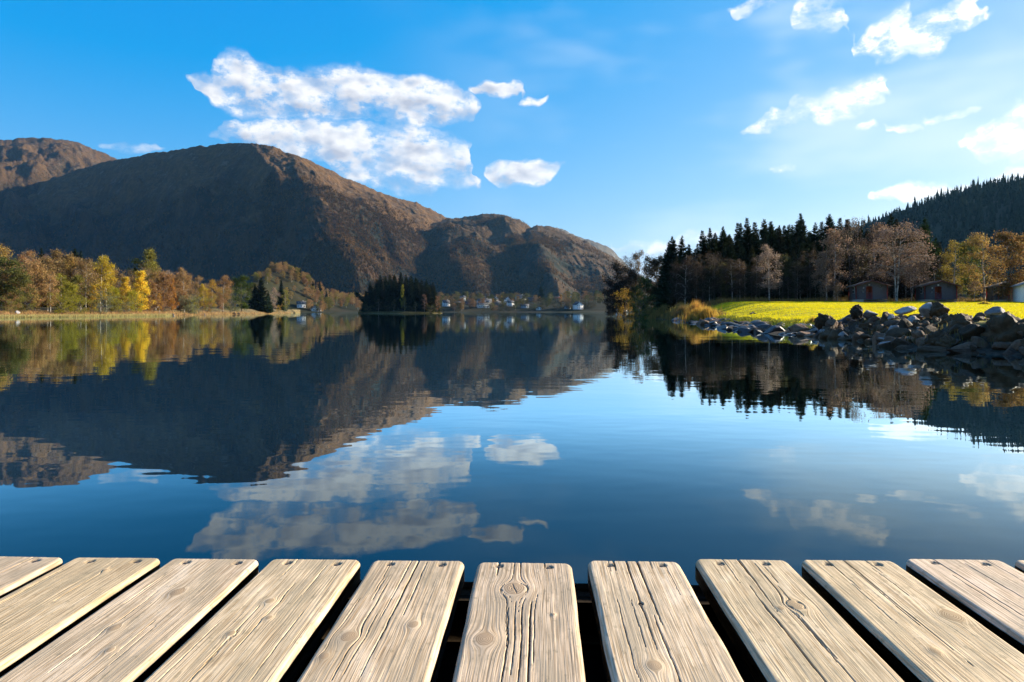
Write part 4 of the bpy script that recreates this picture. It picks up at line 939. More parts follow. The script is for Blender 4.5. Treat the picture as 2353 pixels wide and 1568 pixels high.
single('slab', 2000, 722, 0.5, PALE, 'bluish pale slab facing the water on the left part of the bank', Y=31.5, i=0, rz=0.5, flat=1.4)
single('clod', 1893, 728, 0.46, MOSSY, 'jagged dark earth clod at the left end of the stone bank', Y=34.3, i=0, dz=-0.22)
single('clod', 1967, 708, 0.30, MOSSY, 'small dark peaked clod on the crest of the stone bank', Y=31.0, i=1, dz=-0.2)
single('clod', 2075+85, 706, 0.36, MOSSY, 'dark earth clod beside the pale rounded boulder', Y=27.0, i=2, dz=-0.12)
single('round', 1912, 745, 0.34, STONE, 'rounded grey stone at the left foot of the stone bank', Y=33.6, i=2)
single('slab', 1895, 764, 0.42, PALE, 'pointed pale stone at the waterline at the left foot of the bank', Y=33.4, i=3, rz=0.9, flat=1.6, tilt=0.4)
single('slab', 2180, 790, 0.5, STONE, 'narrow tilted slab dipping into the water in front of the bank', Y=22.4, i=1, rz=1.2, tilt=0.7)
single('slab', 2215, 800, 0.42, STONE, 'thin pale edged slab leaning at the waterline on the right', Y=21.3, i=2, rz=0.3, tilt=0.5)
# the low rocky foreshore between bank and grassy tip
fore = empty('rocky_foreshore', (15.5, 50, 0)); tag(fore, 'low wet rocky foreshore below the lawn edge', 'rocky shore')
for k in range(190):
    y = 36.5 + 62*SR.random()**1.6; d = SR.uniform(-0.35, 2.6); s = SR.uniform(0.3, 0.72)*(1+0.005*y)
    x = float(shore_r(y))+d
    rock(fore, SR.choice(('slab', 'slab', 'slab', 'slab', 'block')), x, y, max(-0.06, float(gz_right(x, y)))-0.02+0.02*s, s, SR.choice((WET, WET, STONE)), tilt=0.14)
single('block', 1745, 752, 0.75, WET, 'dark square edged block jutting from the lawn bank', Y=47, i=2, flat=0.8)
single('slab', 1702, 752, 0.8, WET, 'glistening flat rock on the foreshore left of the dark block', Y=52, i=0, flat=1.0)
single('block', 1850, 770, 0.42, STONE, 'upright reddish stone in the water left of the stone bank', Y=35.6, i=4)
# stones along the left shore
for k, (u, s, lab) in enumerate(((398, 0.8, 'pale stone at the reed tip on the left shore'), (425, 0.55, 'grey stone below the white trunked shore birch'), (548, 1.2, 'dark boulder at the end of the straw grass on the left point'), (538, 0.8, 'smaller stone left of the dark boulder on the left point'),
                    (470, 0.5, 'small stone in the straw grass of the left shore'), (40, 0.6, 'small pale stone under the shrubs at the far left'))):
    Y = float(shore_l(u)) + (-1 if u > 390 else 2.5); o = rock(None, 'round' if k % 2 else 'block', PX(u, Y), Y, 0.25 if u > 390 else 1.0, s, (PALE, STONE, MOSSY, STONE, PALE, PALE)[k], 'boulder', 0.15); tag(o, lab, 'boulder')
# ================================================================== BUILDINGS
def siding(name, c, gap=0.14, vertical=False):
    m, t, out = new_mat(name); v = t.node('ShaderNodeTexCoord').outputs['Object']
    sp = t.node('ShaderNodeSeparateXYZ', {0: v}); z = sp.outputs[0 if vertical else 2]
    fr = t.math('FRACT', t.math('DIVIDE', z, gap)); n = t.noise(t.scale_vec(v, (1, 1, 6)), 3.0, 3)
    col = t.mix(t.remap(n, 0.3, 0.7), tuple(x*0.8 for x in c), tuple(min(1, x*1.15) for x in c))
    bsdf(t, out, Base_Color=col, Roughness=0.7, Normal=bump(t, t.remap(fr, 0, 0.12, 0, 1), 0.6, 0.02)); return m
WHITE = siding('white boards', (0.78, 0.77, 0.74)); GREYB = siding('grey stained boards', (0.048, 0.044, 0.058)); BROWNB = siding('brown stained boards', (0.14, 0.09, 0.075)); CREAM = siding('cream boards', (0.62, 0.54, 0.38)); OCHRE = siding('ochre boards', (0.5, 0.26, 0.05)); REDB = siding('red boards', (0.28, 0.05, 0.035)); BLUEG = siding('blue grey boards', (0.30, 0.36, 0.42))
REDP = mottled('red paint', (0.24, 0.03, 0.025), (0.18, 0.025, 0.02), 5, 0.55, 0.1, 0.01)
ROOFD = mottled('dark roof', (0.05, 0.05, 0.055), (0.08, 0.075, 0.075), 1.5, 0.8, 0.3, 0.03)
ROOFB = mottled('brown roof felt', (0.09, 0.06, 0.045), (0.13, 0.09, 0.065), 1.5, 0.85, 0.3, 0.03)
ROOFR = mottled('red tile roof', (0.30, 0.09, 0.05), (0.22, 0.06, 0.04), 1.5, 0.8, 0.3, 0.03)
BARGE = mottled('dark red brown boards', (0.09, 0.03, 0.025), (0.07, 0.025, 0.02), 5, 0.7, 0.1, 0.01)
CONC = mottled('concrete base', (0.25, 0.24, 0.22), (0.32, 0.31, 0.29), 3, 0.9)
TRIM = mottled('white trim', (0.75, 0.75, 0.73), (0.7, 0.7, 0.68), 8, 0.5, 0.05, 0.005)
m, t, out = new_mat('window glass'); bsdf(t, out, Base_Color=(0.02, 0.025, 0.03), Roughness=0.06, IOR=1.5); GLASS = m
METAL = mottled('dull metal', (0.22, 0.22, 0.22), (0.3, 0.3, 0.3), 12, 0.4, 0.05, 0.003)
WOODD = mottled('old deck wood', (0.13, 0.10, 0.075), (0.18, 0.15, 0.11), 6, 0.85)

def gable_body(w, d, h, ph, axis='y'):
    """walls with gable ends; ridge along the axis; origin at ground centre"""
    a, b = w/2, d/2
    if axis == 'y':
        V = [(-a,-b,0),(a,-b,0),(a,b,0),(-a,b,0),(-a,-b,h),(a,-b,h),(a,b,h),(-a,b,h),(0,-b,h+ph),(0,b,h+ph)]
        F4 = [(1,2,6,5),(3,0,4,7)]; F5 = [(0,1,5,8,4),(2,3,7,9,6)]
    else:
        V = [(-a,-b,0),(a,-b,0),(a,b,0),(-a,b,0),(-a,-b,h),(a,-b,h),(a,b,h),(-a,b,h),(-a,0,h+ph),(a,0,h+ph)]
        F4 = [(0,1,5,4),(2,3,7,6)]; F5 = [(1,2,6,9,5),(3,0,4,8,7)]
    return np.array(V, float), [np.array(F4), np.array(F5)]
def gable_roof(w, d, h, ph, ov=0.4, th=0.16, axis='y'):
    """two pitched slabs with thickness, overhanging by ov"""
    if axis == 'x': w, d = d, w
    a = w/2; sl = ph/a; e = a+ov; b = d/2+ov; z0 = h - sl*ov + 0.02
    parts = []
    for sg in (-1, 1):
        V = [(0,-b,h+ph+0.02),(sg*e,-b,z0),(sg*e,b,z0),(0,b,h+ph+0.02)]; V += [(x, y, z+th) for x, y, z in V]
        F = [(0,1,2,3),(7,6,5,4),(0,4,5,1),(1,5,6,2),(2,6,7,3)] if sg > 0 else [(3,2,1,0),(4,5,6,7),(1,5,4,0),(2,6,5,1),(3,7,6,2)]
        parts.append((np.array(V, float), np.array(F)))
    V, F = join(parts)
    if axis == 'x': V = np.stack([-V[:, 1], V[:, 0], V[:, 2]], 1)
    return V, F
def house(label, u, ybase, Y, w, d, h, ph, wall, roof, rz=0.0, axis='x', windows=True, chimney=True, dormer=0, name='house', z=None):
    X = PX(u, Y); zg = float(gz_far(X, Y)) if z is None else z
    e = empty(name, (X, Y, zg-0.3), rz); tag(e, label, 'house', 'houses across the lake')
    obj('wall', mesh('wall', *gable_body(w, d, h, ph, axis), wall), e)
    rf = obj('roof', mesh('roof', *gable_roof(w, d, h, ph, 0.5, 0.25, axis), roof), e)
    if chimney: obj('chimney', mesh('chimney', *box(w*0.15, w*0.15+0.9, -0.4, 0.4, h+ph*0.5, h+ph+1.0), CONC), rf)
    if windows:
        rows = [1.2] if h < 4 else [1.2, 3.9]
        for zr in rows:
            n = max(2, int(w/2.6))
            for i in range(n):
                x = -w/2 + w*(i+0.5)/n
                wd = obj('window', mesh('window', *box(x-0.62, x+0.62, -d/2-0.08, -d/2+0.05, zr, zr+1.35), TRIM), e)
                obj('pane', mesh('pane', *box(x-0.5, x+0.5, -d/2-0.11, -d/2-0.05, zr+0.12, zr+1.23), GLASS), wd)
            for i in range(2):
                y = -d/2 + d*(i+0.5)/2
                wd = obj('window', mesh('window', *box(w/2-0.05, w/2+0.08, y-0.6, y+0.6, zr, zr+1.3), TRIM), e)
                obj('pane', mesh('pane', *box(w/2+0.05, w/2+0.11, y-0.48, y+0.48, zr+0.12, zr+1.18), GLASS), wd)
        obj('door', mesh('door', *box(w*0.28, w*0.28+1.0, -d/2-0.07, -d/2+0.05, 0.3, 2.4), REDP), e)
    for k in range(dormer):
        x = -w/2 + w*(k+0.75)/(dormer+0.5)
        dm = obj('dormer', mesh('dormer', *tuple((lambda VF: (VF[0]+np.array([x, -d*0.27, h+0.3]), VF[1]))(gable_body(2.2, 2.6, 1.5, 0.9, 'y'))), WHITE), e)
        obj('roof', mesh('dormer roof', *tuple((lambda VF: (VF[0]+np.array([x, -d*0.27, h+0.3]), VF[1]))(gable_roof(2.2, 2.6, 1.5, 0.9, 0.25, 0.12, 'y'))), roof), dm)
    return e
house('white house with bright sunlit gable beside the island', 1025, 0, 905, 9, 8, 5.2, 3.0, WHITE, ROOFD, 0.3, 'x')
house('small pale blue house left of the long dark roofed house', 1063, 0, 985, 8, 7, 4.5, 2.6, BLUEG, ROOFD, 0.1, 'x')
house('dark bungalow low on the slope left of the long white house', 1052, 0, 925, 12, 7, 3.0, 2.0, BROWNB, ROOFD, 0.1, 'x', chimney=False)
house('dark roofed brown house left of the dormered house', 1080, 0, 945, 12, 7, 3.2, 2.4, BROWNB, ROOFD, -0.1, 'x')
house('long dark roofed house with dormers and white gable ends', 1113, 0, 945, 20, 10, 3.6, 4.8, WHITE, ROOFD, 0.25, 'x', dormer=3)
house('long low white house on the slope below the dormered house', 1110, 0, 902, 15, 8, 4.2, 2.4, WHITE, ROOFD, 0.35, 'x')
house('dark roofed house with a white gable in the middle of the village', 1143, 0, 925, 10, 8, 3.2, 3.4, BROWNB, ROOFD, 0.4, 'x')
house('tiny white gabled house behind the orange tree', 1138, 0, 1000, 7, 6, 4.0, 2.6, WHITE, ROOFD, 0.4, 'y')
house('white gable fronted house in the middle of the village', 1165, 0, 965, 8, 9, 4.8, 3.4, WHITE, ROOFD, 0.25, 'y')
house('white two storey house just below the white gable fronted one', 1173, 0, 925, 9, 8, 5.0, 2.2, WHITE, ROOFD, 0.2, 'x')
house('highest dark roofed house with sunlit cream gable', 1196, 0, 1000, 14, 9, 4.6, 4.6, CREAM, ROOFD, 0.4, 'x')
house('low grey house right of the village centre', 1206, 0, 895, 10, 7, 3.0, 2.0, BLUEG, ROOFD, 0.1, 'x', chimney=False)
house('dark house with pale roof edge right of the highest house', 1222, 0, 985, 13, 7, 3.4, 2.2, BROWNB, ROOFD, 0.15, 'x')
house('white boathouse near the water among dark shrubs', 1238, 0, 872, 6, 5, 2.6, 1.6, WHITE, ROOFD, 0.3, 'y', chimney=False)
house('red roofed dark house right of the village spruce', 1282, 0, 950, 8, 8, 5.0, 3.2, BROWNB, ROOFR, 0.1, 'x')
house('blue grey shed left of the tall white house', 1304, 0, 868, 7, 5, 2.4, 1.4, BLUEG, ROOFD, 0.1, 'x', chimney=False)
house('tall white two storey house on the green at the right of the village', 1328, 0, 858, 9.5, 10, 6.0, 3.6, WHITE, ROOFD, 0.42, 'y')
house('small white house half hidden behind bushes at the right shore tip', 1428, 0, 812, 12, 7, 3.4, 2.2, WHITE, ROOFD, 0.1, 'x')
house('pale house with dark roof on the hillock slope', 692, 0, 748, 9, 7, 4.2, 2.8, WHITE, ROOFD, 0.35, 'x')
house('low white house at the right foot of the hillock', 726, 0, 752, 10, 8, 3.0, 2.8, WHITE, CONC, 0.5, 'y')
Yh = 330.0; house('ochre house hidden in the shade behind the round green tree', 562, 0, Yh, 8, 7, 3.4, 2.4, OCHRE, ROOFD, 0.2, 'x', z=float(gz_left(PX(562, Yh), Yh)))

# ------------------------------------------------------------------ cabins beyond the lawn
def cabin(label, u, Y, rz, wallm, sidem, w=4.1, d=4.8, h=1.95, ph=0.68, antenna=False):
    X = PX(u, Y); z = float(gz_right(X, Y))
    e = empty('cabin', (X, Y, z), rz); tag(e, label, 'cabin', 'cabins beyond the lawn')
    b0 = 0.35
    obj('plinth', mesh('plinth', *box(-w/2+0.05, w/2-0.05, -d/2+0.05, d/2-0.05, -0.3, b0), CONC), e)
    V, F = gable_body(w, d, h, ph, 'y'); V[:, 2] += b0; obj('wall', mesh('wall', V, F, wallm), e)
    V, F = gable_roof(w, d, h+b0, ph, 0.42, 0.12, 'y'); rf = obj('roof', mesh('roof', V, F, ROOFB), e)
    for sg in (-1, 1):        # red barge boards on the front gable
        p0 = np.array([0, -d/2-0.44, h+b0+ph+0.05]); p1 = np.array([sg*(w/2+0.44), -d/2-0.44, h+b0-0.09]); n = np.array([0, 0, 0.09])
        V = np.array([p0-n, p1-n, p1+n, p0+n]); V = np.concatenate([V, V+np.array([0, -0.035, 0])])
        obj('barge_board', mesh('barge board', V, np.array([(0,1,2,3),(7,6,5,4),(0,4,5,1),(1,5,6,2),(2,6,7,3),(3,7,4,0)]), BARGE), rf)
    for sg in (-1, 1):
        for yy in (-d/2, d/2):
            obj('corner_board', mesh('corner board', *bbox(sg*w/2-0.07, sg*w/2+0.07, yy-0.07, yy+0.07, b0, b0+h, 0.01), REDP), e)
    dr = obj('door', mesh('door', *bbox(-0.75, 0.1, -d/2-0.07, -d/2+0.03, b0+0.02, b0+1.85, 0.01), REDP), e)
    obj('handle', mesh('handle', *bbox(-0.64, -0.58, -d/2-0.13, -d/2-0.06, b0+0.95, b0+1.08, 0.01), METAL), dr)
    for yy in (-0.9,):
        wd = obj('window', mesh('window', *bbox(-w/2-0.05, -w/2+0.03, yy-0.5, yy+0.5, b0+0.85, b0+1.85, 0.01), TRIM), e)
        for zz in (b0+0.92, b0+1.40): 
            for y2 in (yy-0.43, yy+0.03): obj('pane', mesh('pane', *box(-w/2-0.07, -w/2-0.03, y2, y2+0.40, zz, zz+0.40), GLASS), wd)
    obj('lamp', mesh('lamp', *bbox(-0.42, -0.22, -d/2-0.16, -d/2-0.02, b0+1.98, b0+2.16, 0.03), TRIM), e)
    obj('notice', mesh('notice', *bbox(-1.15, -0.98, -d/2-0.05, -d/2+0.01, b0+1.55, b0+1.75, 0.005), TRIM), e)
    obj('meter_box', mesh('meter box', *bbox(-1.2, -1.0, -d/2-0.12, -d/2+0.01, b0+0.95, b0+1.2, 0.01), METAL), e)
    for k, (y0, zt) in enumerate(((-d/2-0.55, 0.3), (-d/2-0.85, 0.15))): obj('step', mesh('step', *bbox(-1.1, 0.45, y0-0.02, y0+0.30, -0.1, zt, 0.01), WOODD), e)
    obj('deck_rail', mesh('deck rail', *bbox(0.55, w/2-0.1, -d/2-0.6, -d/2-0.02, 0.1, 0.34, 0.02), WOODD), e)
    obj('air_vent', mesh('air vent', *bbox(0.95, 1.2, -d/2-0.06, -d/2+0.01, b0+1.75, b0+1.95, 0.01), METAL), e)
    if antenna:
        V, F = tube(np.array([(0.1, 1.0, h+b0+0.4), (0.1, 1.0, h+b0+ph+1.3)]), [0.02, 0.02], 5); obj('antenna', mesh('antenna', V, F, METAL), rf)
    return e
cabin('grey cabin with red door, leftmost of the three beyond the lawn', 1994, 101, -0.27, GREYB, GREYB)
cabin('grey cabin with red door and rooftop aerial right of the twin birch', 2150, 102, -0.29, GREYB, BROWNB, antenna=True)
cabin('grey cabin half behind a brown tree near the right edge', 2317, 103, -0.31, GREYB, GREYB)
X = PX(2372, 96); e = empty('cabin', (X, 96, float(gz_right(X, 96))), -0.4); tag(e, 'white boarded cabin cut off by the right edge', 'cabin', 'cabins beyond the lawn')
V, F = gable_body(3.6, 4, 2.3, 0.7, 'y'); obj('wall', mesh('wall', V, F, WHITE), e); obj('roof', mesh('roof', *gable_roof(3.6, 4, 2.3, 0.7, 0.35, 0.12, 'y'), CONC), e)
wd = obj('window', mesh('window', *bbox(-0.6, 0.4, -2.06, -1.97, 1.0, 1.9, 0.01), OCHRE), e); obj('pane', mesh('pane', *box(-0.5, 0.3, -2.09, -2.03, 1.1, 1.8), GLASS), wd)
# ================================================================== BOARDWALK
def wood_mat2():
    m, t, out = new_mat('weathered pine')
    A = lambda k: t.node('ShaderNodeAttribute', attribute_name=k).outputs['Fac']
    gx, gy, kn, crk, hole = A('gx'), A('gy'), A('knot'), A('crack'), A('hole')
    rnd = t.node('ShaderNodeObjectInfo').outputs['Random']
    off = t.math('MULTIPLY', rnd, 57.0)
    v = t.node('ShaderNodeCombineXYZ', {0: gx, 1: t.math('MULTIPLY', gy, 0.022), 2: off}).outputs[0]
    g1 = t.noise(v, 520.0, 2, 0.55); g2 = t.noise(v, 1150.0, 1, 0.5)
    v2 = t.node('ShaderNodeCombineXYZ', {0: gx, 1: t.math('MULTIPLY', gy, 0.45), 2: off}).outputs[0]
    st = t.noise(v2, 22.0, 4, 0.62); sp = t.noise(v2, 110.0, 2, 0.7)
    c = t.mix(t.remap(g1, 0.30, 0.62), (0.29, 0.20, 0.11), (0.62, 0.475, 0.31))
    c = t.mix(t.remap(g2, 0.48, 0.72, 0, 0.35), c, (0.30, 0.215, 0.125))
    c = t.mix(t.remap(st, 0.44, 0.66, 0, 0.7), c, (0.33, 0.262, 0.17))
    c = t.mix(t.remap(st, 0.30, 0.45, 0.4, 0.0), c, (0.70, 0.575, 0.42))
    c = t.mix(t.remap(sp, 0.58, 0.72, 0, 0.5), c, (0.20, 0.165, 0.10))
    ring = t.math('SINE', t.math('MULTIPLY', kn, 30.0))
    kc = t.mix(t.remap(ring, -1, 1), (0.20, 0.13, 0.07), (0.42, 0.31, 0.19))
    c = t.mix(t.remap(kn, 0.01, 0.12, 0, 0.85), c, kc)
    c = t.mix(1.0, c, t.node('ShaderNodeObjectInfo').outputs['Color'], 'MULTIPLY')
    c = t.mix(t.remap(crk, 0.25, 0.8), c, (0.035, 0.026, 0.018))
    c = t.mix(hole, c, (0.05, 0.04, 0.03))
    hb = t.math('ADD', t.math('MULTIPLY', g1, 0.00055), t.math('MULTIPLY', g2, 0.0002))
    hb = t.math('MULTIPLY_ADD', crk, -0.0012, hb)
    bsdf(t, out, Base_Color=c, Roughness=0.8, Specular_IOR_Level=0.2, Normal=bump(t, hb, 1.0, 1.0))
    return m
PINE = wood_mat2()
IRON = mottled('rusty dark screw', (0.03, 0.026, 0.022), (0.075, 0.055, 0.04), 200, 0.5, 0.3, 0.001)
BEAMW = mottled('dark beam wood', (0.022, 0.016, 0.011), (0.04, 0.03, 0.02), 9, 0.93, 0.4, 0.01)
DZ = 0.90; YAW = R(-2.1); TH = 0.03
dock = empty('boardwalk', (0, 0, DZ), YAW); tag(dock, 'weathered plank boardwalk at the water in the foreground', 'boardwalk')
ca_, sa_ = math.cos(-YAW), math.sin(-YAW)
def to_local(x, y): return x*ca_ - y*sa_, x*sa_ + y*ca_
# left edge, right edge, end row of every plank, as surveyed from the eye
PLANKS = [(-790,-575,1272),(-540,-325,1274),(-290,-75,1276),(-62,152,1278),(168,377,1280),(391,602,1283),(622,832,1286),(856,1068,1288),(1099,1312,1290.5),(1350,1559,1289.5),(1596,1806,1287.5),(1838,2052,1286),(2080,2296,1284),(2326,2540,1288),(2570,2780,1290),(2815,3030,1291)] + [(3060+245*k, 3272+245*k, 1291) for k in range(5)] + [(-1035-245*k, -823-245*k, 1272) for k in range(5)]
# knots: across (0..1), metres from the end, radius ; cracks: across, from, to, half width
KN = {3: [], 4: [(0.18,0.255,0.006),(0.34,0.26,0.008),(0.6,0.06,0.004)], 5: [(0.55,0.135,0.010),(0.40,0.245,0.007),(0.6,0.30,0.005)], 6: [(0.42,0.165,0.007),(0.55,0.215,0.005),(0.35,0.26,0.006)], 7: [(0.72,0.228,0.008),(0.22,0.262,0.011),(0.12,0.31,0.006)],
      8: [(0.41,0.108,0.019),(0.20,0.262,0.014),(0.78,0.19,0.003)], 9: [(0.42,0.165,0.004),(0.35,0.33,0.009)], 10: [(0.66,0.175,0.013),(0.50,0.185,0.005)], 11: [(0.80,0.205,0.014),(0.3,0.3,0.006)], 12: [(0.5,0.28,0.011)], 13: [(0.4,0.2,0.01)]}
CK = {6: [(0.5,0.10,0.30,.0007),(0.36,0.18,0.33,.0006),(0.68,0.02,0.14,.0005)], 7: [(0.50,0.0,0.36,.0014),(0.42,0.0,0.22,.0009),(0.60,0.01,0.2,.0007),(0.3,0.1,0.36,.0008)], 8: [(0.235,0.0,0.062,.0019),(0.47,0.0,0.075,.0012),(0.72,0.0,0.03,.0010),(0.57,0.15,0.38,.0016),(0.50,0.14,0.38,.0010),(0.44,0.15,0.34,.0008),(0.38,0.17,0.38,.0010)],
      9: [(0.28,0.0,0.05,.0014),(0.42,0.0,0.30,.0015),(0.54,0.0,0.24,.0017),(0.68,0.0,0.04,.0008),(0.5,0.2,0.38,.0010)], 10: [(0.46,0.0,0.2,.0016),(0.38,0.16,0.38,.0014),(0.60,0.02,0.38,.0011),(0.3,0.0,0.1,.0007)], 11: [(0.30,0.0,0.12,.0010),(0.48,0.0,0.34,.0010),(0.70,0.0,0.06,.0010)], 12: [(0.3,0.0,0.3,.0010),(0.55,0.02,0.22,.0008)]}
def head_mesh():
    n = 10; a = np.arange(n)*6.283/n; r = 0.0052; V = [(r*math.cos(x), r*math.sin(x), 0) for x in a]+[(0.82*r*math.cos(x), 0.82*r*math.sin(x), 0.0013) for x in a]
    V += [(-r*.7, -.0006, .0014), (r*.7, -.0006, .0014), (r*.7, .0006, .0014), (-r*.7, .0006, .0014)]
    F = [np.array([(i, (i+1) % n, n+(i+1) % n, n+i) for i in range(n)]), np.array([tuple(range(n, 2*n))]), np.array([(2*n, 2*n+1, 2*n+2, 2*n+3)])]
    return mesh('screw', np.array(V), F, IRON)
SCREW = head_mesh()
def plank(pi, xl, xr, ye):
    rg = np.random.default_rng(900+pi); vis = 2 <= pi <= 14
    D = (ZC-DZ)*FPX/(ye-HY); x0, x1 = PX(xl, D), PX(xr, D)
    lx0, ly = to_local(x0, D); lx1, ly1 = to_local(x1, D); hw = (lx1-lx0)/2; cx = (lx0+lx1)/2; yend = (ly+ly1)/2 + 0.002
    nx = 205 if vis else 24
    sx = np.sin(np.linspace(-1, 1, nx)*math.pi/2*0.999)*0.35 + np.linspace(-1, 1, nx)*0.65; sx[0], sx[-1] = -1, 1
    L = 2.1
    re_, rc, rt_ = 0.0075, 0.014, 0.006
    da = np.concatenate([rc*(1-np.cos(np.linspace(0, math.pi/2, 9)))[1:]*1.0, np.linspace(rc, 0.44, 200 if vis else 40)[1:], np.linspace(0.44, L, 24)[1:]])
    da = np.concatenate([[0.0004], da])
    Dg, Sg = np.meshgrid(da, sx, indexing='ij')
    inset = np.where(Dg < rc, rc-np.sqrt(np.maximum(rc*rc-(rc-Dg)**2, 0)), 0)*0.9
    wobL = (fbm(Dg*6, 0*Dg+pi, 3, pi)-0.5)*0.004
    hwl = hw - inset
    X = Sg*hwl + wobL*np.sign(Sg)*np.abs(Sg)**3
    de = hwl*(1-np.abs(Sg)); Z = -np.where(de < re_, re_-np.sqrt(np.maximum(re_*re_-(re_-de)**2, 0)), 0)
    Z = Z - np.where(Dg < rt_, rt_-np.sqrt(np.maximum(rt_*rt_-(rt_-Dg)**2, 0)), 0)
    # grain flow, bent round the knots
    gx = X + (fbm(Dg*2.2, Sg*0.8+pi*7, 2, pi+3)-0.5)*0.010 + (fbm(Dg*14, Sg*2+pi*3, 2, pi+5)-0.5)*0.0012; kn = np.zeros_like(X)
    for (kx, kd, kr) in KN.get(pi, []):
        kr = kr*0.85; dx = X-(kx*2-1)*hw; dy = (Dg-kd)*0.72; r2 = dx*dx+dy*dy
        gx = gx - dx*np.minimum(1.0, (kr*1.05)**2/np.maximum(r2, 1e-9))*np.exp(-np.maximum(0, np.sqrt(r2)-kr)/(kr*3.0))
        wav = 1+0.12*(fbm(np.arctan2(dy, dx)*1.4, dy*60, 3, pi)-0.5)*2
        kn = np.maximum(kn, np.clip(1-np.sqrt(r2)*wav/kr, 0, 1))
        Z = Z + 0.0016*np.exp(-r2/(kr*1.5)**2)
    ga = fbm(gx*420+pi*11, Dg*4, 3, pi, 0.6); gb = fbm(gx*170+pi*5, Dg*3, 2, pi+2)
    rel = 0.00055*(ga-0.5) + 0.00035*(gb-0.5)
    Z = Z + rel*np.clip(de/0.004, 0.15, 1)
    crk = np.zeros_like(X)
    cks = list(CK.get(pi, []))
    for k in range(4 if vis else 0):
        f0 = rg.uniform(-0.05, 0.25); cks.append((rg.uniform(0.08, 0.92), max(f0, 0), f0+rg.uniform(0.08, 0.22), rg.uniform(.00035, .0006)))
    for (cxr, d0, d1, cw) in cks:
        gc = (cxr*2-1)*hw; ww = cw*(0.45+0.9*np.clip((Dg-d0)/(d1-d0+1e-6), 0, 1)*np.clip((d1-Dg)/(d1-d0+1e-6), 0, 1)*4*0.5)
        if d0 <= 0.001: ww = cw*np.clip((d1-Dg)/(d1-d0), 0, 1)**0.6
        jit = (fbm(Dg*45, 0*Dg+cxr*30, 3, pi+1)-0.5)*0.0016
        m_ = np.clip(1.25-np.abs(gx-gc-jit)/np.maximum(ww, 1e-6), 0, 1)*((Dg > d0) & (Dg < d1))
        crk = np.maximum(crk, m_); 
    for k in range(3 if vis else 0):           # star checks inside the knots
        pass
    for (kx, kd, kr) in KN.get(pi, []):
        if kr < 0.016: continue
        dx = X-(kx*2-1)*hw; dy = (Dg-kd); an = np.arctan2(dy, dx); rr = np.hypot(dx, dy)
        for a0 in rg.uniform(-3.1, 3.1, 4):
            dv = np.abs(np.angle(np.exp(1j*(an-a0))))*rr
            crk = np.maximum(crk, 0.6*np.clip(1.3-dv/0.0004, 0, 1)*(rr < kr*rg.uniform(0.25, 0.9)))
        crk = np.maximum(crk, 0.75*np.clip(1.2-np.abs(rr*np.hypot(1, 0)-kr*1.02)/0.0009, 0, 1)*(fbm(an*1.2+pi, 0*an, 3, pi+4) > 0.5))
    Z = Z - 0.0035*crk*np.clip(de/0.003, 0, 1)
    hole = np.zeros_like(X); sc = []
    for f in (0.235+rg.normal(0, .015), 0.775+rg.normal(0, .015)):
        hx = (f*2-1)*hw; hd = 0.021+rg.normal(0, .002); rr = np.hypot(X-hx, (Dg-hd)) * (1+0.25*(fbm(X*300, Dg*300, 2, pi)-0.5))
        Z = Z - 0.0035*np.clip(1.35-rr/0.0062, 0, 1); hole = np.maximum(hole, 0.85*np.clip(1.5-rr/0.0062, 0, 1)); sc.append((hx, hd))
    V = np.stack([X, -Dg, Z], -1); nr = len(da)
    # sides, underside and end face close the board
    sl = V[:, 0].copy(); sr = V[:, -1].copy(); sl[:, 2] = -TH; sr[:, 2] = -TH
    base = nr*nx
    VV = np.concatenate([V.reshape(-1, 3), sl, sr]); F = [grid_faces(nr, nx, True)]
    i = np.arange(nr-1)
    F.append(np.stack([i*nx, base+i, base+i+1, (i+1)*nx], 1)[:, ::-1]); F.append(np.stack([i*nx+nx-1, (i+1)*nx+nx-1, base+nr+i+1, base+nr+i], 1)[:, ::-1])
    F.append(np.stack([base+i, base+nr+i, base+nr+i+1, base+i+1], 1)[:, ::-1])
    endf = np.array([list(range(nx))+[base+nr, base]])
    F.append(endf)
    ext = lambda a: np.concatenate([a.ravel(), a[:, 0], a[:, -1]])
    gxs = ext(gx); gxs[base:base+nr] -= TH; gxs[base+nr:] += TH
    me = mesh('plank', VV, F, PINE, True, {'gx': gxs, 'gy': ext(Dg), 'knot': ext(kn), 'crack': ext(crk), 'hole': ext(hole)})
    tn = (0.85+0.018*(pi if pi < 16 else (14 if pi < 21 else 2)))*rg.uniform(0.9, 1.06)  # brighter towards the right: glare put into the tint, plus random board tone
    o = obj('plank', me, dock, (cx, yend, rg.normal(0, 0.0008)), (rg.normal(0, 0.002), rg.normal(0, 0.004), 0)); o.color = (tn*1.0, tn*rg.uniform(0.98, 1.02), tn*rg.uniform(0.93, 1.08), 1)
    for (hx, hd) in sc: obj('screw', SCREW, o, (hx, -hd, -0.0032), (rg.normal(0, 0.08), rg.normal(0, 0.08), rg.uniform(0, 3)))
for i, (a, b, c) in enumerate(PLANKS): plank(i, a, b, c)
xw = 2.55
for (y0, y1) in ((1.03, 1.093), (-0.62, -0.53)): obj('beam', mesh('beam', *bbox(-xw, xw, y0, y1, -TH-0.15, -TH-0.002, 0.006), BEAMW), dock)
GAPBOXM = mottled('black gap box', (0.012, 0.011, 0.010), (0.02, 0.018, 0.016), 4, 0.95, 0.2, 0.01)
for x0 in (-2.55, -1.7, -0.55, 0.6, 1.75): obj('float', mesh('float', *bbox(x0, x0+(0.8 if abs(x0) > 1.72 else 1.1), -0.5, 1.02, -0.95, -TH-0.10, 0.04), GAPBOXM), dock)  # invented boxes under the boards, added so the gaps between planks stay black

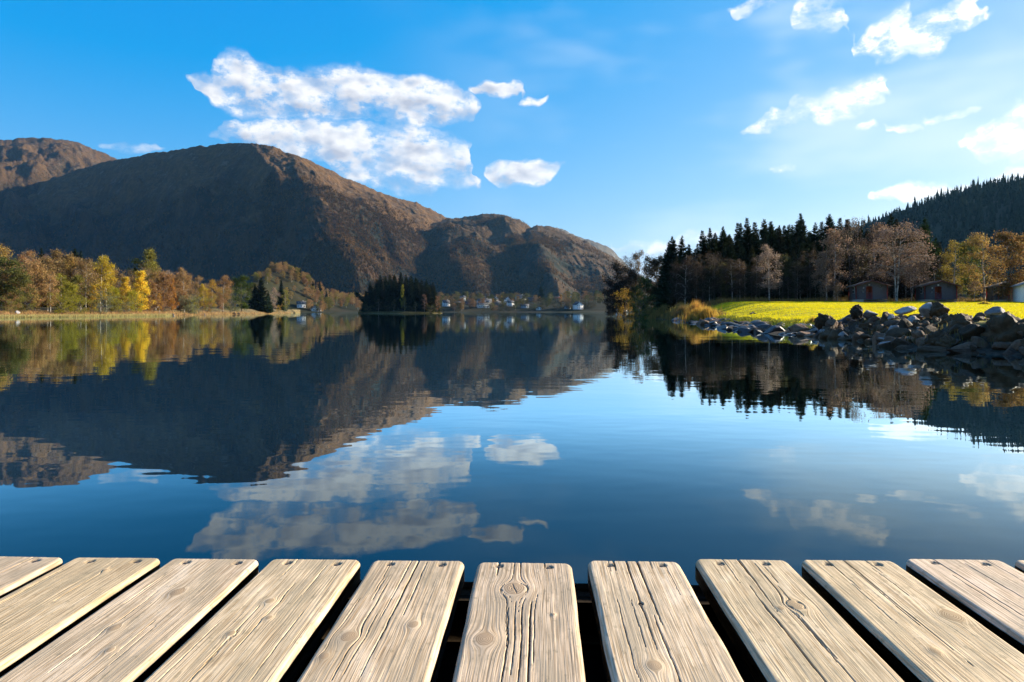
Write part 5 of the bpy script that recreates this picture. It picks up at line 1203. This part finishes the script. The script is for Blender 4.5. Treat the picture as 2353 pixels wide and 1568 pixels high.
# ------------------------------------------------------------------ crows on the lawn
FEATH = mottled('black feathers', (0.012, 0.012, 0.014), (0.03, 0.03, 0.035), 30, 0.5, 0.2, 0.01)
def crow(u, yrow, Y, rz, label, s=1.0, pale=False):
    X = PX(u, Y); z = float(gz_right(X, Y)); e = empty('crow', (X, Y, z+0.02), rz); e.scale = (s, s, s); tag(e, label, 'bird', 'birds on the lawn')
    P = np.array([(-0.20, 0, 0.155), (-0.12, 0, 0.175), (0, 0, 0.195), (0.09, 0, 0.235), (0.135, 0, 0.285), (0.165, 0, 0.315), (0.20, 0, 0.318), (0.225, 0, 0.312)]); rr = [0.016, 0.045, 0.078, 0.07, 0.046, 0.04, 0.026, 0.004]
    V, F = tube(P, rr, 10); obj('body', mesh('crow body', V, [F], FEATH, True), e)
    obj('beak', mesh('crow beak', *tube(np.array([(0.205, 0, 0.316), (0.245, 0, 0.308), (0.275, 0, 0.298)]), [0.016, 0.011, 0.002], 6), IRON), e)
    obj('tail', mesh('crow tail', np.array([(-0.15, -0.03, 0.165), (-0.15, 0.03, 0.165), (-0.34, 0.05, 0.105), (-0.34, -0.05, 0.105), (-0.15, -0.03, 0.15), (-0.15, 0.03, 0.15), (-0.34, 0.05, 0.098), (-0.34, -0.05, 0.098)]), np.array([(0,1,2,3),(7,6,5,4),(0,3,7,4),(1,5,6,2),(2,6,7,3)]), FEATH), e)
    for sg in (-1, 1):
        obj('wing', mesh('crow wing', *tube(np.array([(0.07, sg*0.062, 0.225), (-0.05, sg*0.075, 0.195), (-0.24, sg*0.03, 0.145)]), [0.028, 0.032, 0.006], 6), FEATH, True), e)
        obj('leg', mesh('crow leg', *tube(np.array([(-0.01, sg*0.03, 0.14), (0.0, sg*0.032, 0.06), (0.01, sg*0.034, 0.0), (0.06, sg*0.036, 0.002)]), [0.012, 0.007, 0.006, 0.004], 5), FEATH), e)
crow(1692, 708, 57, 2.6, 'black crow standing on the bright lawn', 1.25)
crow(1726, 705, 68, 0.4, 'small dark bird feeding farther back on the lawn', 1.0)
crow(1733, 705, 68.5, 2.9, 'small dark bird beside the other one at the back of the lawn', 0.95)
# ------------------------------------------------------------------ the air over the lake
m, t, out = new_mat('air haze')
v = t.node('ShaderNodeVolumePrincipled'); v.inputs['Color'].default_value = (0.22, 0.55, 1.0, 1); v.inputs['Density'].default_value = HAZE_DENSITY
v.inputs['Anisotropy'].default_value = 0.25
t.l.new(v.outputs[0], out.inputs['Volume'])
o = obj('haze', mesh('haze', *box(-12000, 12000, -600, 11000, -6, 1150), m)); tag(o, 'thin blue autumn haze over the lake', kind='stuff')
